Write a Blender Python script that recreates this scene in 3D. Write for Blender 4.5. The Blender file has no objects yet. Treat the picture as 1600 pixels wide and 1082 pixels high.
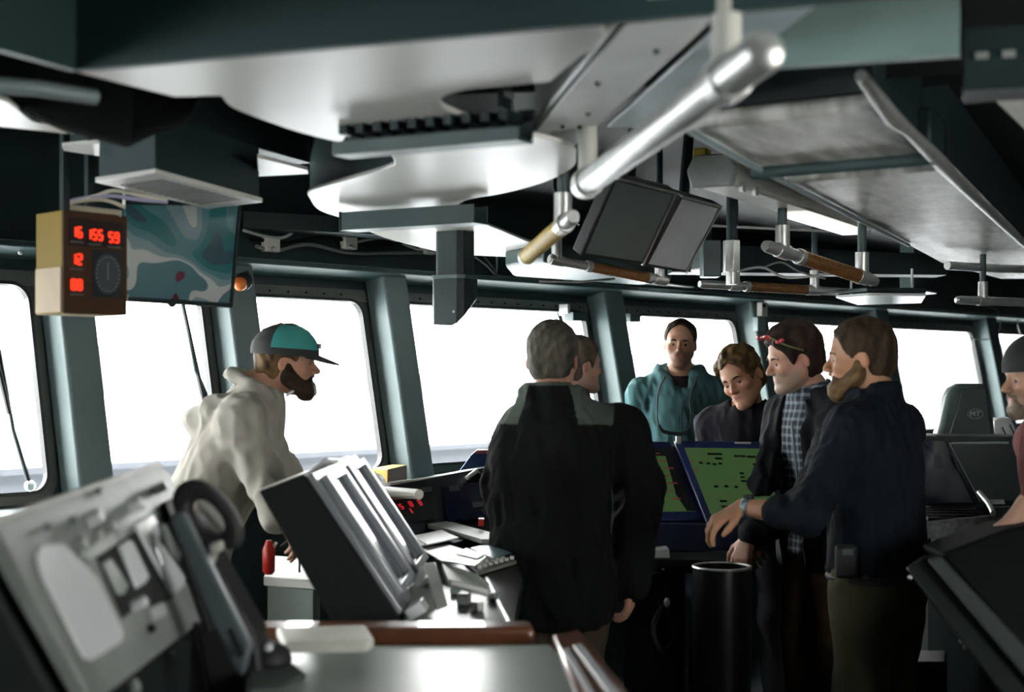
import bpy, math, random
import numpy as np
from mathutils import Vector, Matrix, Euler
random.seed(7)
S = bpy.context.scene
COL = S.collection
PI = math.pi
# ------------------------------------------------------------------ camera, daylight, exposure
HD = math.radians(41.24)            # heading of the view, X runs along the window wall, Y points outboard
FP = 2222.22; HY = 581.0; CZ = 1.55
VIEW = Vector((math.cos(HD), math.sin(HD), 0)); RIGHT = Vector((math.sin(HD), -math.cos(HD), 0)); UP = Vector((0, 0, 1))
cam = bpy.data.cameras.new('camera'); co = bpy.data.objects.new('camera', cam); COL.objects.link(co)
co.location = (0, 0, CZ); co.rotation_euler = (PI/2, 0, HD - PI/2)
cam.lens = 50; cam.sensor_width = 36; cam.shift_y = (HY - 541)/1600; cam.clip_end = 30000; cam.clip_start = .05
cam.dof.use_dof = True; cam.dof.focus_distance = 6.0; cam.dof.aperture_fstop = 2.6
S.camera = co
S.view_settings.view_transform = 'Standard'; S.view_settings.look = 'None'
S.view_settings.exposure = 0.15; S.view_settings.gamma = 1.0; S.view_settings.use_curve_mapping = False
S.cycles.max_bounces = 7; S.cycles.diffuse_bounces = 4; S.cycles.glossy_bounces = 3; S.cycles.transparent_max_bounces = 12
S.cycles.sample_clamp_indirect = 6; S.cycles.use_denoising = True; S.cycles.caustics_reflective = False; S.cycles.caustics_refractive = False
W = bpy.data.worlds.new('overcast_sky'); S.world = W; W.use_nodes = True
wn = W.node_tree; wn.nodes.clear()
_o = wn.nodes.new('ShaderNodeOutputWorld'); _b = wn.nodes.new('ShaderNodeBackground'); _t = wn.nodes.new('ShaderNodeTexCoord')
_s = wn.nodes.new('ShaderNodeSeparateXYZ'); _r = wn.nodes.new('ShaderNodeValToRGB')
wn.links.new(_t.outputs['Generated'], _s.inputs[0]); wn.links.new(_s.outputs['Z'], _r.inputs[0])
_r.color_ramp.elements[0].position = 0.0; _r.color_ramp.elements[0].color = (1.0, .985, .95, 1)
_r.color_ramp.elements[1].position = 0.5; _r.color_ramp.elements[1].color = (.95, .97, .97, 1)
wn.links.new(_r.outputs[0], _b.inputs[0]); _b.inputs[1].default_value = 19.0
wn.links.new(_b.outputs[0], _o.inputs[0])

# ------------------------------------------------------------------ measuring helpers
def P(px, py, D): return Vector((0, 0, CZ)) + VIEW*D + RIGHT*((px-800)/FP*D) + UP*((HY-py)/FP*D)
def ray(px, py): return VIEW + RIGHT*((px-800)/FP) + UP*((HY-py)/FP)
def H(px, py, z):
    d = ray(px, py); return Vector((0, 0, CZ)) + d*((z-CZ)/d.z)
def hitp(px, py, p0, n):
    d = ray(px, py); c = Vector((0, 0, CZ)); return c + d*((p0-c).dot(n)/d.dot(n))
AX = (VIEW*math.cos(math.radians(24.6)) + RIGHT*math.sin(math.radians(24.6))).normalized()   # fore-aft lines of the deckhead
BX = Vector((-AX.y, AX.x, 0))
AANG = math.atan2(AX.y, AX.x)
def frame(loc, ang=0.0): return Matrix.Translation(Vector(loc)) @ Matrix.Rotation(ang, 4, 'Z')
def basis(o, x, y, z=None):
    x = Vector(x).normalized(); z = x.cross(Vector(y)).normalized() if z is None else Vector(z).normalized(); y = z.cross(x)
    m = Matrix.Identity(4)
    for i, a in enumerate((x, y, z)):
        for j in range(3): m[j][i] = a[j]
    m.translation = Vector(o); return m

# ------------------------------------------------------------------ materials
MATS = {}
def mat(name, col, rough=.5, metal=0, var=.12, scale=6, bump=0, bscale=60, emit=None, estr=0, spec=.5, coat=0, alpha=None):
    if name in MATS: return MATS[name]
    m = bpy.data.materials.new(name); m.use_nodes = True; nt = m.node_tree; b = nt.nodes['Principled BSDF']
    tc = nt.nodes.new('ShaderNodeTexCoord')
    nz = nt.nodes.new('ShaderNodeTexNoise'); nz.inputs['Scale'].default_value = scale; nz.inputs['Detail'].default_value = 4
    nt.links.new(tc.outputs['Object'], nz.inputs['Vector'])
    r = nt.nodes.new('ShaderNodeValToRGB')
    r.color_ramp.elements[0].position = .3; r.color_ramp.elements[1].position = .7
    c = Vector(col[:3])
    r.color_ramp.elements[0].color = (*[max(0, v*(1-var)) for v in c], 1); r.color_ramp.elements[1].color = (*[min(1, v*(1+var)) for v in c], 1)
    nt.links.new(nz.outputs['Fac'], r.inputs[0]); nt.links.new(r.outputs[0], b.inputs['Base Color'])
    b.inputs['Roughness'].default_value = rough; b.inputs['Metallic'].default_value = metal
    b.inputs['Specular IOR Level'].default_value = spec; b.inputs['Coat Weight'].default_value = coat
    if bump:
        n2 = nt.nodes.new('ShaderNodeTexNoise'); n2.inputs['Scale'].default_value = bscale; n2.inputs['Detail'].default_value = 5
        nt.links.new(tc.outputs['Object'], n2.inputs['Vector'])
        bp = nt.nodes.new('ShaderNodeBump'); bp.inputs['Strength'].default_value = bump; bp.inputs['Distance'].default_value = .01
        nt.links.new(n2.outputs['Fac'], bp.inputs['Height']); nt.links.new(bp.outputs[0], b.inputs['Normal'])
    if emit: b.inputs['Emission Color'].default_value = (*emit, 1); b.inputs['Emission Strength'].default_value = estr
    MATS[name] = m; return m
def glassmat(name, tint=(.97, .98, .98), refl=.06, rough=0.0):
    m = bpy.data.materials.new(name); m.use_nodes = True; nt = m.node_tree; nt.nodes.clear()
    o = nt.nodes.new('ShaderNodeOutputMaterial'); t = nt.nodes.new('ShaderNodeBsdfTransparent'); g = nt.nodes.new('ShaderNodeBsdfGlossy')
    t.inputs[0].default_value = (*tint, 1); g.inputs['Roughness'].default_value = rough
    mx = nt.nodes.new('ShaderNodeMixShader'); fr = nt.nodes.new('ShaderNodeLayerWeight'); fr.inputs[0].default_value = refl
    nt.links.new(fr.outputs['Fresnel'], mx.inputs[0]); nt.links.new(t.outputs[0], mx.inputs[1]); nt.links.new(g.outputs[0], mx.inputs[2])
    nt.links.new(mx.outputs[0], o.inputs[0]); MATS[name] = m; return m

# ------------------------------------------------------------------ mesh builder
class MB:
    def __init__(s): s.v = []; s.f = []
    def add(s, vs, fs):
        o = len(s.v); s.v += [Vector(v) for v in vs]; s.f += [tuple(o+i for i in f) for f in fs]; return s
    def box(s, c, size, M=None):
        x, y, z = size[0]/2, size[1]/2, size[2]/2; c = Vector(c)
        vs = [Vector((a*x, b*y, d*z)) for a in (-1, 1) for b in (-1, 1) for d in (-1, 1)]
        vs = [(M @ v if M else v) + c for v in vs]
        return s.add(vs, [(0, 1, 3, 2), (4, 6, 7, 5), (0, 4, 5, 1), (2, 3, 7, 6), (0, 2, 6, 4), (1, 5, 7, 3)])
    def prism(s, poly, d):          # closed polygon swept by the vector d
        n = len(poly); d = Vector(d); a = [Vector(p) for p in poly]; b = [p+d for p in a]
        return s.add(a+b, [tuple(range(n-1, -1, -1)), tuple(range(n, 2*n))] + [(i, (i+1) % n, n+(i+1) % n, n+i) for i in range(n)])
    def ring(s, outer, inner, d):   # plate with one hole
        n = len(outer); d = Vector(d); o = [Vector(p) for p in outer]; i_ = [Vector(p) for p in inner]
        vs = o + i_ + [p+d for p in o] + [p+d for p in i_]; fs = []
        for k in range(n):
            j = (k+1) % n
            fs += [(k, j, n+j, n+k), (2*n+k, 3*n+k, 3*n+j, 2*n+j), (k, 2*n+k, 2*n+j, j), (n+k, n+j, 3*n+j, 3*n+k)]
        return s.add(vs, fs)
    def tube(s, pts, r, seg=14, caps=True, closed=False):
        pts = [Vector(p) for p in pts]; n = len(pts); rs = r if hasattr(r, '__len__') else [r]*n
        vs = []; fs = []; up = None
        for i, p in enumerate(pts):
            a = pts[(i-1) % n] if (i > 0 or closed) else p; b = pts[(i+1) % n] if (i < n-1 or closed) else p
            t = (b-a).normalized()
            if up is None: up = t.orthogonal().normalized()
            up = (up - t*up.dot(t)).normalized(); w = t.cross(up)
            for k in range(seg):
                an = 2*PI*k/seg; vs.append(p + (up*math.cos(an) + w*math.sin(an))*rs[i])
        m = n if closed else n-1
        for i in range(m):
            for k in range(seg):
                a, b = i*seg+k, i*seg+(k+1) % seg; c, d = ((i+1) % n)*seg+(k+1) % seg, ((i+1) % n)*seg+k
                fs.append((a, b, c, d))
        if caps and not closed: fs += [tuple(range(seg-1, -1, -1)), tuple(range((n-1)*seg, n*seg))]
        return s.add(vs, fs)
    def lathe(s, prof, seg=24, M=None):   # profile (radius, z)
        vs = []; fs = []; n = len(prof)
        for r, z in prof:
            for k in range(seg):
                a = 2*PI*k/seg; v = Vector((r*math.cos(a), r*math.sin(a), z)); vs.append(M @ v if M else v)
        for i in range(n-1):
            for k in range(seg): fs.append((i*seg+k, i*seg+(k+1) % seg, (i+1)*seg+(k+1) % seg, (i+1)*seg+k))
        fs += [tuple(range(seg-1, -1, -1)), tuple(range((n-1)*seg, n*seg))]
        return s.add(vs, fs)
    def ball(s, c, r, seg=14, M=None):
        rr = r if hasattr(r, '__len__') else (r, r, r); c = Vector(c); vs = []; fs = []; h = seg//2
        for i in range(1, h):
            for k in range(seg):
                t = PI*i/h; a = 2*PI*k/seg; v = Vector((rr[0]*math.sin(t)*math.cos(a), rr[1]*math.sin(t)*math.sin(a), rr[2]*math.cos(t)))
                vs.append((M @ v if M else v)+c)
        vs += [(M @ Vector((0, 0, rr[2])) if M else Vector((0, 0, rr[2])))+c, (M @ Vector((0, 0, -rr[2])) if M else Vector((0, 0, -rr[2])))+c]
        T = len(vs)-2
        for i in range(h-2):
            for k in range(seg): fs.append((i*seg+k, (i+1)*seg+k, (i+1)*seg+(k+1) % seg, i*seg+(k+1) % seg))
        for k in range(seg): fs += [(T, k, (k+1) % seg), (T+1, (h-2)*seg+(k+1) % seg, (h-2)*seg+k)]
        return s.add(vs, fs)
    def mesh(s, name, M=None):
        me = bpy.data.meshes.new(name); vs = [M @ v for v in s.v] if M is not None else s.v
        me.from_pydata([tuple(v) for v in vs], [], s.f)
        import bmesh
        bm = bmesh.new(); bm.from_mesh(me); bmesh.ops.recalc_face_normals(bm, faces=bm.faces); bm.to_mesh(me); bm.free()
        return me
def onY(px, py, y): d = ray(px, py); return Vector((0, 0, CZ)) + d*(y/d.y)
def rrect(w, h, r, n=6, cx=0, cy=0):
    o = []
    for sx, sy, a0 in ((1, 1, 0), (-1, 1, 90), (-1, -1, 180), (1, -1, 270)):
        for k in range(n+1):
            a = math.radians(a0+90*k/n); o.append((cx+sx*(w/2-r)+r*math.cos(a), cy+sy*(h/2-r)+r*math.sin(a)))
    return o
def finish(o, bevel, smooth, seg=2):
    if bevel:
        b = o.modifiers.new('bevel', 'BEVEL'); b.width = bevel; b.segments = seg; b.limit_method = 'ANGLE'; b.angle_limit = math.radians(40)
    if smooth or bevel:
        o.data.shade_smooth()
        try: o.data.set_sharp_from_angle(angle=math.radians(38))
        except Exception: pass
def setp(o, label=None, cat=None, group=None, kind=None):
    if label: o['label'] = label
    if cat: o['category'] = cat
    if group: o['group'] = group
    if kind: o['kind'] = kind
def link(name, mb, m, parent=None, bevel=0, smooth=False, label=None, seg=2):     # mb is in world space
    """One mesh object. Without a parent its origin goes to the base of its bounds."""
    if parent is None:
        lo = Vector([min(v[i] for v in mb.v) for i in range(3)]); hi = Vector([max(v[i] for v in mb.v) for i in range(3)])
        M = Matrix.Translation(Vector(((lo.x+hi.x)/2, (lo.y+hi.y)/2, lo.z)))
        me = mb.mesh(name, M.inverted()); o = bpy.data.objects.new(name, me); o.matrix_world = M
    else:
        me = mb.mesh(name, WM[parent.name].inverted()); o = bpy.data.objects.new(name, me); o.parent = parent; M = WM[parent.name]
    COL.objects.link(o); me.materials.append(m); finish(o, bevel, smooth, seg); WM[o.name] = M
    if label: o['label'] = label
    return o
WM = {}
def thing(name, label, cat, M, group=None):
    o = bpy.data.objects.new(name, None); COL.objects.link(o); o.matrix_world = M; o.empty_display_size = .1
    WM[o.name] = M.copy(); setp(o, label, cat, group); return o
def solo(name, mb, m, label, cat, group=None, bevel=0, smooth=False, seg=2):
    o = link(name, mb, m, None, bevel, smooth, seg=seg); setp(o, label, cat, group); return o
def struct(name, mb, m, parent=None, bevel=0, smooth=False):
    o = link(name, mb, m, parent, bevel, smooth)
    if parent is None: o['kind'] = 'structure'
    return o
def at(M, mb):                    # moves a builder's geometry from a local frame to world space
    mb.v = [M @ v for v in mb.v]; return mb

# paints and finishes
TEAL = mat('teal_grey_paint', (.046, .078, .078), .42, var=.1, scale=5, bump=.05, bscale=90)
TEALD = mat('dark_teal_paint', (.014, .027, .027), .5, var=.15, bump=.06, spec=.3)
TEALL = mat('pale_teal_paint', (.21, .27, .27), .4, var=.08)
BLACK = mat('black_paint', (.005, .007, .007), .6, var=.2, spec=.2)
RUB = mat('black_rubber', (.012, .013, .013), .6)
WHITE = mat('gloss_white_paint', (.88, .87, .82), .3, var=.05, scale=3, bump=.05, bscale=5)
CREAM = mat('aged_white_enamel', (.62, .62, .56), .4, var=.12)
STEEL = mat('brushed_steel', (.72, .73, .70), .36, metal=.85, var=.1, scale=20)
GREYM = mat('grey_panel_enamel', (.26, .29, .27), .42, var=.1, scale=14, bump=.05)
WOOD = mat('varnished_wood', (.13, .045, .02), .3, var=.3, scale=9, coat=.4)
PAPER = mat('white_paper', (.88, .88, .86), .3, var=.03, coat=.7)
FROST = mat('frosted_white_plastic', (.82, .84, .84), .25, var=.04)
SCREEN = mat('switched_off_screen', (.012, .016, .016), .12, var=.1)
# ------------------------------------------------------------------ the room shell
TT = .2006; ZT = 1.887; ZB = 1.092; YW = 4.90                  # inclined window plane: y = YW + TT (z - CZ)
def WP(x, z, out=0.0):
    n = Vector((0, 1, -TT)).normalized(); return Vector((x, YW + TT*(z-CZ), z)) + n*out
DECK = mat('dark_deck_covering', (.03, .036, .036), .35, var=.25, scale=3, bump=.04)
HEAD = mat('black_deckhead_lining', (.006, .009, .009), .7, var=.3)
WALLM = mat('bulkhead_paint', (.024, .043, .043), .38, var=.12, scale=4, bump=.05)
X0, X1, YB = -4.5, 17.0, -1.1; ZC = 2.46
struct('floor', MB().box(((X0+X1)/2, (YB+5.2)/2, -.05), (X1-X0+1, 5.6-YB, .1)), DECK)
struct('ceiling', MB().box(((X0+X1)/2, (YB+5.2)/2, ZC+.05), (X1-X0+1, 5.6-YB, .1)), HEAD)
# (left edge, right edge) of every glazed opening
def xat(px, py):
    n = Vector((0, 1, -TT)); return hitp(px, py, Vector((0, YW, CZ)), n).x
W4 = 6.27; W5 = xat(1149, 530); W7 = 11.5
P4 = W5+.03; P5 = xat(1367, 620); P6 = W7+.06
OPEN = [(-3.9, -2.4), (-2.15, -.65), (-.4, 1.05), (1.3, 2.86), (3.06, 3.655), (3.86, 4.575), (4.80, W4), (6.50, W5), (P4+.2, P5-.04), (P5+.2, W7), (P6+.2, P6+1.6), (P6+1.85, P6+3.2)]
fw = MB()
def wseg(xa, xb, za, zb):       # panel in the inclined plane, 6 cm thick
    fw.prism([WP(xa, za), WP(xb, za), WP(xb, zb), WP(xa, zb)], Vector((0, 1, -TT)).normalized()*.03)
wseg(X0, X1, 1.02, ZB-.03); wseg(X0, X1, ZT+.03, 2.46)
fw.box(((X0+X1)/2, WP(0, 1.02).y+.06, .51), (X1-X0, .12, 1.02))
px = X0
for a, b in OPEN:
    wseg(px, a-.03, ZB-.03, ZT+.03); px = b+.03
wseg(px, X1, ZB-.03, ZT+.03)
def rr_pts(x0, x1, z0, z1, r, out):
    return [WP(x, z, out) for x, z in rrect(x1-x0, z1-z0, r, 6, (x0+x1)/2, (z0+z1)/2)]
def sq_pts(x0, x1, z0, z1, out):
    o = []
    for k, (sx, sz) in enumerate(((x1, z1), (x0, z1), (x0, z0), (x1, z0))): o += [WP(sx, sz, out)]*7
    return o
nW = Vector((0, 1, -TT)).normalized()
for a, b in OPEN: fw.ring(sq_pts(a-.03, b+.03, ZB-.03, ZT+.03, 0), rr_pts(a, b, ZB, ZT, .075, 0), nW*.022)
struct('wall_front', fw, WALLM)
PANE = glassmat('window_glass')
SEAL = mat('black_window_seal', (.014, .016, .016), .45)
FRM = mat('bronze_grey_window_frame', (.06, .065, .058), .35, var=.1)
for i, (a, b) in enumerate(OPEN):
    w = link(f'window_{i+1}', MB().ring(rr_pts(a-.035, b+.035, ZB-.035, ZT+.035, .1, -.012), rr_pts(a+.004, b-.004, ZB+.004, ZT-.004, .072, -.012), nW*.02), FRM, None, .003)
    w['kind'] = 'structure'
    link('seal', MB().ring(rr_pts(a-.001, b+.001, ZB-.001, ZT+.001, .075, -.02), rr_pts(a+.012, b-.012, ZB+.012, ZT-.012, .066, -.02), nW*.03), SEAL, w)
    link('pane', MB().prism(rr_pts(a+.002, b-.002, ZB+.002, ZT-.002, .07, .002), nW*.008), PANE, w)
    # drilled bolt strip above each pane
    st = MB(); st.prism([WP(a-.03, ZT+.045, -.016), WP(b+.03, ZT+.045, -.016), WP(b+.03, ZT-.012, -.016), WP(a-.03, ZT-.012, -.016)], nW*.016)
    link('head_strip', st, mat('perforated_grey_strip', (.13, .14, .13), .6, bump=.4, bscale=120), w)
    if i > 4:
        bl = MB(); k = a+.06
        while k < b-.03: bl.ball(WP(k, ZT+.018, -.018), .006, 8); k += .105
        link('bolt_row', bl, BLACK, w)
STIFF = mat('stiffener_paint', (.135, .18, .18), .45, spec=.3, var=.08, bump=.04, bscale=90)
# box stiffeners between the windows
ends = [(1.05, .15), (2.86, .15), (3.655, .15), (4.575, .15), (W4, .17), (W5, .17), (P5-.06, .2), (W7+.0, .2), (P6+1.6, .2), (-.65, .15), (-2.4, .15)]
for i, (e, w) in enumerate(ends):
    xs = e+.045; p = MB()
    def q(x, z, d): return WP(x, z, -d)
    sec = [(xs, 0), (xs, .14), (xs+w, .14), (xs+w, 0)]
    a = [q(x, ZB-.1, d) for x, d in sec]; b = [q(x, ZT+.1, d) for x, d in sec]
    p.add(a+b, [(0, 1, 2, 3), (7, 6, 5, 4)] + [(k, (k+1) % 4, 4+(k+1) % 4, 4+k) for k in range(4)])
    struct(f'trim_{i+1}', p, STIFF, None, .012)
# header box and its ledge lines, sill shelf
hd = MB(); hd.prism([WP(X0, ZT+.09, -.15), WP(X0, ZT+.09, 0), WP(X0, ZC, 0), Vector((X0, WP(0, ZC).y-.12, ZC)), Vector((X0, WP(0, 2.1).y-.15, 2.10))], (X1-X0, 0, 0))
struct('trim_20', hd, WALLM)
lg = MB(); lg.prism([WP(X0, ZT+.085, -.19), WP(X0, ZT+.085, -.02), WP(X0, ZT+.11, -.02), WP(X0, ZT+.11, -.19)], (X1-X0, 0, 0))
struct('trim_21', lg, TEAL, None, .006)
sl = MB().box(((X0+X1)/2, WP(0, ZB).y-.14, ZB-.06), (X1-X0, .30, .045)); struct('trim_22', sl, TEALL, None, .008)
# other sides: aft bulkhead, end walls with wing windows to port (outside the frame, they let the daylight in; aft openings added to light the near console)
bw = MB(); bw.box(((X0+X1)/2, YB-.05, .5), (X1-X0, .1, 1.0)); bw.box(((X0+X1)/2, YB-.05, 2.25), (X1-X0, .1, .42)); bw.box((10.0, YB-.05, 1.52), (14.2, .1, 1.05)); bw.box((-1.4, YB-.05, 1.52), (6.2, .1, 1.05))
for x in (2.3,): bw.box((x, YB-.05, 1.52), (.25, .1, 1.05))
struct('wall_back', bw, WALLM)
lw = MB(); lw.box((X0-.05, (YB+5)/2, .5), (.1, 5-YB, 1.0)); lw.box((X0-.05, (YB+5)/2, 2.25), (.1, 5-YB, .42))
lw.box((X0-.05, .6, 1.52), (.1, 3.3, 1.05))
for y in (3.4, 4.75): lw.box((X0-.05, y, 1.52), (.1, .25, 1.05))
struct('wall_left', lw, WALLM)
rw = MB().box((X1+.05, (YB+5)/2, ZC/2), (.1, 5-YB, ZC)); struct('wall_right', rw, WALLM)

# ------------------------------------------------------------------ outside: sea, far shore, foredeck rail
SEA = mat('pale_sea_water', (.80, .83, .86), .25, var=.03, scale=.004)
s = MB().box((3000, 9000, -15.2), (30000, 18000, .2)); s_ = link('sea', s, SEA); s_['kind'] = 'structure'
HILL = mat('hazy_far_hills', (.042, .043, .045), .9, var=.05, scale=.01)
def hills(d0, hmax, seed, n=70, a0=-30, a1=34):
    rnd = random.Random(seed); mb = MB(); vs = []; ph = [rnd.uniform(0, 6) for _ in range(5)]
    for i in range(n+1):
        an = HD - math.radians(a0+(a1-a0)*i/n); d = Vector((math.cos(an), math.sin(an), 0))
        t = i/n*9; h = hmax*(.55+.2*math.sin(t*.9+ph[0])+.12*math.sin(t*2.3+ph[1])+.07*math.sin(t*6+ph[2])+.03*math.sin(t*13+ph[3]))
        for k, (dd, hh) in enumerate(((0, -.3), (25, 2+h*.08), (110, h*.45), (240, h*.85), (380, h), (800, h*.3))):
            w = d*(d0+dd*(1+.25*math.sin(t*5+k))); vs.append((w.x, w.y, -15.1+hh))
    fs = [(i*6+k, (i+1)*6+k, (i+1)*6+k+1, i*6+k+1) for i in range(n) for k in range(5)]
    mb.add(vs, fs); return mb
h1 = link('far_shore', hills(1000, 60, 3), HILL, smooth=True); h1['kind'] = 'structure'
rl = MB(); rl.box((6, 8.2, .78), (30, .06, .26)); rl.box((6, 8.17, .93), (30, .16, .04))
r_ = link('foredeck_bulwark', rl, mat('pale_blue_grey_steel', (.050, .054, .064), .6)); r_['kind'] = 'structure'
fd = link('foredeck', MB().box((6, 7.0, .35), (32, 3.6, .1)), mat('light_deck_paint', (.75, .76, .76), .5)); fd['kind'] = 'structure'
# ------------------------------------------------------------------ deckhead structure: girders, soffit plates
ZP = 2.10
def hpoly(pts, z): return [H(x, y, z) for x, y in pts]
def smooth_poly(pts, n=5, closed=True):       # Catmull-Rom through the points (a point given twice stays a corner)
    o = []; N = len(pts)
    for i in range(N):
        p0, p1, p2, p3 = pts[(i-1) % N], pts[i], pts[(i+1) % N], pts[(i+2) % N]
        if (p1-p2).length < 1e-6: continue
        for k in range(n):
            t = k/n; o.append(.5*((2*p1)+(p2-p0)*t+(2*p0-5*p1+4*p2-p3)*t*t+(3*p1-p0-3*p2+p3)*t**3))
    return o
def dbl(pts, corners):
    o = []
    for i, p in enumerate(pts): o += [p, p] if i in corners else [p]
    return o
# transverse girder nearest the camera, and the fore-aft web meeting it at the left
g0 = H(118, 112, ZP); g1 = H(960, 36, ZP); gd = (g1-g0).normalized(); gn = Vector((gd.y, -gd.x, 0))
if gn.dot(VIEW) > 0: gn = -gn
def girder(a, b, z0, z1, th=.02, flange=0):
    d = (b-a).normalized(); n = Vector((-d.y, d.x, 0)); m = MB()
    A = Vector((a.x, a.y, z0)); B = Vector((b.x, b.y, z0))
    m.prism([A-n*th/2, B-n*th/2, B+n*th/2, A+n*th/2], (0, 0, z1-z0))
    if flange: m.prism([A-n*flange/2, B-n*flange/2, B+n*flange/2, A+n*flange/2], (0, 0, .014))
    return m
GT = mat('dark_teal_girder_paint', (.021, .050, .048), .5, spec=.3, var=.08, scale=4, bump=.05)
gr1 = girder(g0, g0+gd*4.2, ZP, ZC, .02); struct('trim_30', gr1, GT)
gr2 = girder(g0, g0-AX*2.2-BX*.0, ZP, ZC, .02); struct('trim_31', gr2, GT)
k0 = H(1120, 112, ZP+.0); k1 = H(1500, 88, ZP+.0)
m_ = girder(k0, k1, ZP, ZP+.24, .03); struct('trim_32', m_, mat('painted_lit_teal', (.20, .29, .27), .35, var=.1))  # paler than the other girders: the light on it is painted in
# soffit plates with rounded lightening cut-outs
PL = []
pa = [(118, 113), (330, 93.5), (620, 67.3), (800, 51), (935, 38.8), (945, 60), (900, 95), (862, 128), (800, 134), (735, 140), (698, 150), (688, 160), (700, 172), (745, 188),
      (800, 205), (890, 228), (900, 250), (893, 264), (855, 284), (790, 302), (735, 312), (716, 322), (722, 336), (750, 348), (800, 368), (870, 402), (700, 398), (600, 372), (545, 346), (500, 330), (484, 312), (484, 300), (530, 285), (590, 268), (616, 258), (612, 245), (588, 228), (545, 214), (530, 222), (470, 208), (405, 186), (362, 168), (345, 150), (272, 152), (200, 134)]
cor = {0, 4, 7, 26, 34, 42, 43}
SOF = mat('glossy_white_soffit', (.92, .90, .84), .3, var=.04, scale=2, bump=.14, bscale=2.2)
pm = MB().prism(smooth_poly([H(x, y, ZP) for x, y in dbl(pa, cor)], 5), (0, 0, .012))
solo('soffit_plate', pm, SOF, 'large glossy white ceiling plate with wavy rounded cut-outs behind the near dark girder', 'ceiling plate', bevel=.004)
# curved curtain web standing up from the left cut-out, and webs behind the other cut-outs
def skirt(pts, z0, z1, th=.015, out=0):
    p = smooth_poly([H(x, y, ZP) for x, y in pts], 5); n = len(p)
    p = p[:-15] if False else p
    a = [Vector((v.x, v.y, z0)) for v in p]; b = [Vector((v.x, v.y, z1)) for v in p]; m = MB(); q = [v+VIEW*th for v in a]; r = [v+VIEW*th for v in b]
    m.add(a+b+q+r, [(i, i+1, n+i+1, n+i) for i in range(n-1)] + [(2*n+i, 3*n+i, 3*n+i+1, 2*n+i+1) for i in range(n-1)] + [(i, 2*n+i, 2*n+i+1, i+1) for i in range(n-1)] + [(n+i, n+i+1, 3*n+i+1, 3*n+i) for i in range(n-1)])
    return m
def open_curve(pts, z, n=6):
    v = [H(x, y, z) for x, y in pts]; o = []
    for i in range(len(v)-1):
        p0, p1, p2, p3 = v[max(i-1, 0)], v[i], v[i+1], v[min(i+2, len(v)-1)]
        for k in range(n):
            t = k/n; o.append(.5*((2*p1)+(p2-p0)*t+(2*p0-5*p1+4*p2-p3)*t*t+(3*p1-p0-3*p2+p3)*t**3))
    return o+[v[-1]]
def curtain(pts, z0, z1, th=.015):
    p = open_curve(pts, z0); n = len(p); m = MB()
    q = [v+VIEW*th for v in p]; up = Vector((0, 0, z1-z0))
    m.add(p+[v+up for v in p]+q+[v+up for v in q], [(i, i+1, n+i+1, n+i) for i in range(n-1)] + [(2*n+i, 3*n+i, 3*n+i+1, 2*n+i+1) for i in range(n-1)] + [(i, 2*n+i, 2*n+i+1, i+1) for i in range(n-1)] + [(n+i, n+i+1, 3*n+i+1, 3*n+i) for i in range(n-1)] + [(0, n, 3*n, 2*n), (n-1, 3*n-1, 4*n-1, 2*n-1)])
    return m
solo('curved_web', curtain([(484, 306), (500, 296), (545, 283), (590, 270), (616, 258)], ZP+.012, ZP+.26), GT, 'curved teal steel web rising from the left cut-out of the white ceiling plate', 'steel web', smooth=True)
# cable-tray beams hung under the plate
def hbar(name, xa, ya, xb, yb, z, w, h, m, label, cat, parts=True, slots=14, bevel=.004):
    a = H(xa, ya, z); b = H(xb, yb, z); d = (b-a).normalized(); L = (b-a).length; ang = math.atan2(d.y, d.x)
    M = frame((a.x, a.y, z), ang); t = thing(name, label, cat, M)
    link('channel', at(M, MB().prism([(0, -w/2, 0), (0, w/2, 0), (0, w/2, h), (0, w/2-.006, h), (0, w/2-.006, .008), (0, -w/2+.006, .008), (0, -w/2+.006, h), (0, -w/2, h)], (L, 0, 0))), m, t, .002)
    return t, M, L
YEL = mat('yellow_tape', (.42, .30, .03), .45)
t, M, L = hbar('cable_tray', 532, 246, 822, 222, 2.035, .07, .03, TEAL, 'slotted teal cable tray with yellow strip under the white ceiling plate', 'cable tray')
sl_ = MB(); k = 0
while .03+k*.045 < L-.03:
    sl_.box((.03+k*.045, .05 if False else -.0, .055), (.02, .075, .02)); k += 1
link('rung_row', at(M, sl_), TEALD, t)
ys_ = at(M, MB().box((L*.33, 0, .068), (L*.60, .02, .006))); ys_.v = [v-VIEW*.055 for v in ys_.v]; link('yellow_strip', ys_, YEL, t)
link('side_plate', at(M, MB().box((L/2, .037, .05), (L, .006, .05))), TEALD, t)
t, M, L = hbar('ceiling_channel', 545, 362, 752, 350, 2.02, .09, .06, TEAL, 'short teal steel channel hung below the white plate above the hanging spout', 'steel channel')
link('end_cap', at(M, MB().box((-.004, 0, .03), (.006, .094, .064))), TEALD, t)
# near right: dark tray box beside the lit-toned teal girder
t, M, L = hbar('cable_tray', 1505, 152, 1700, 142, 2.05, .12, .03, TEALD, 'dark perforated cable tray at the upper right corner', 'cable tray')
link('side_plate', at(M, MB().box((L/2, -.062, .055), (L, .006, .11))), TEALD, t)
r_ = MB()
for k in range(7): r_.box((.03+k*.045, -.067, .06), (.022, .006, .012))
link('slot_row', at(M, r_), GREYM, t)
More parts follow.
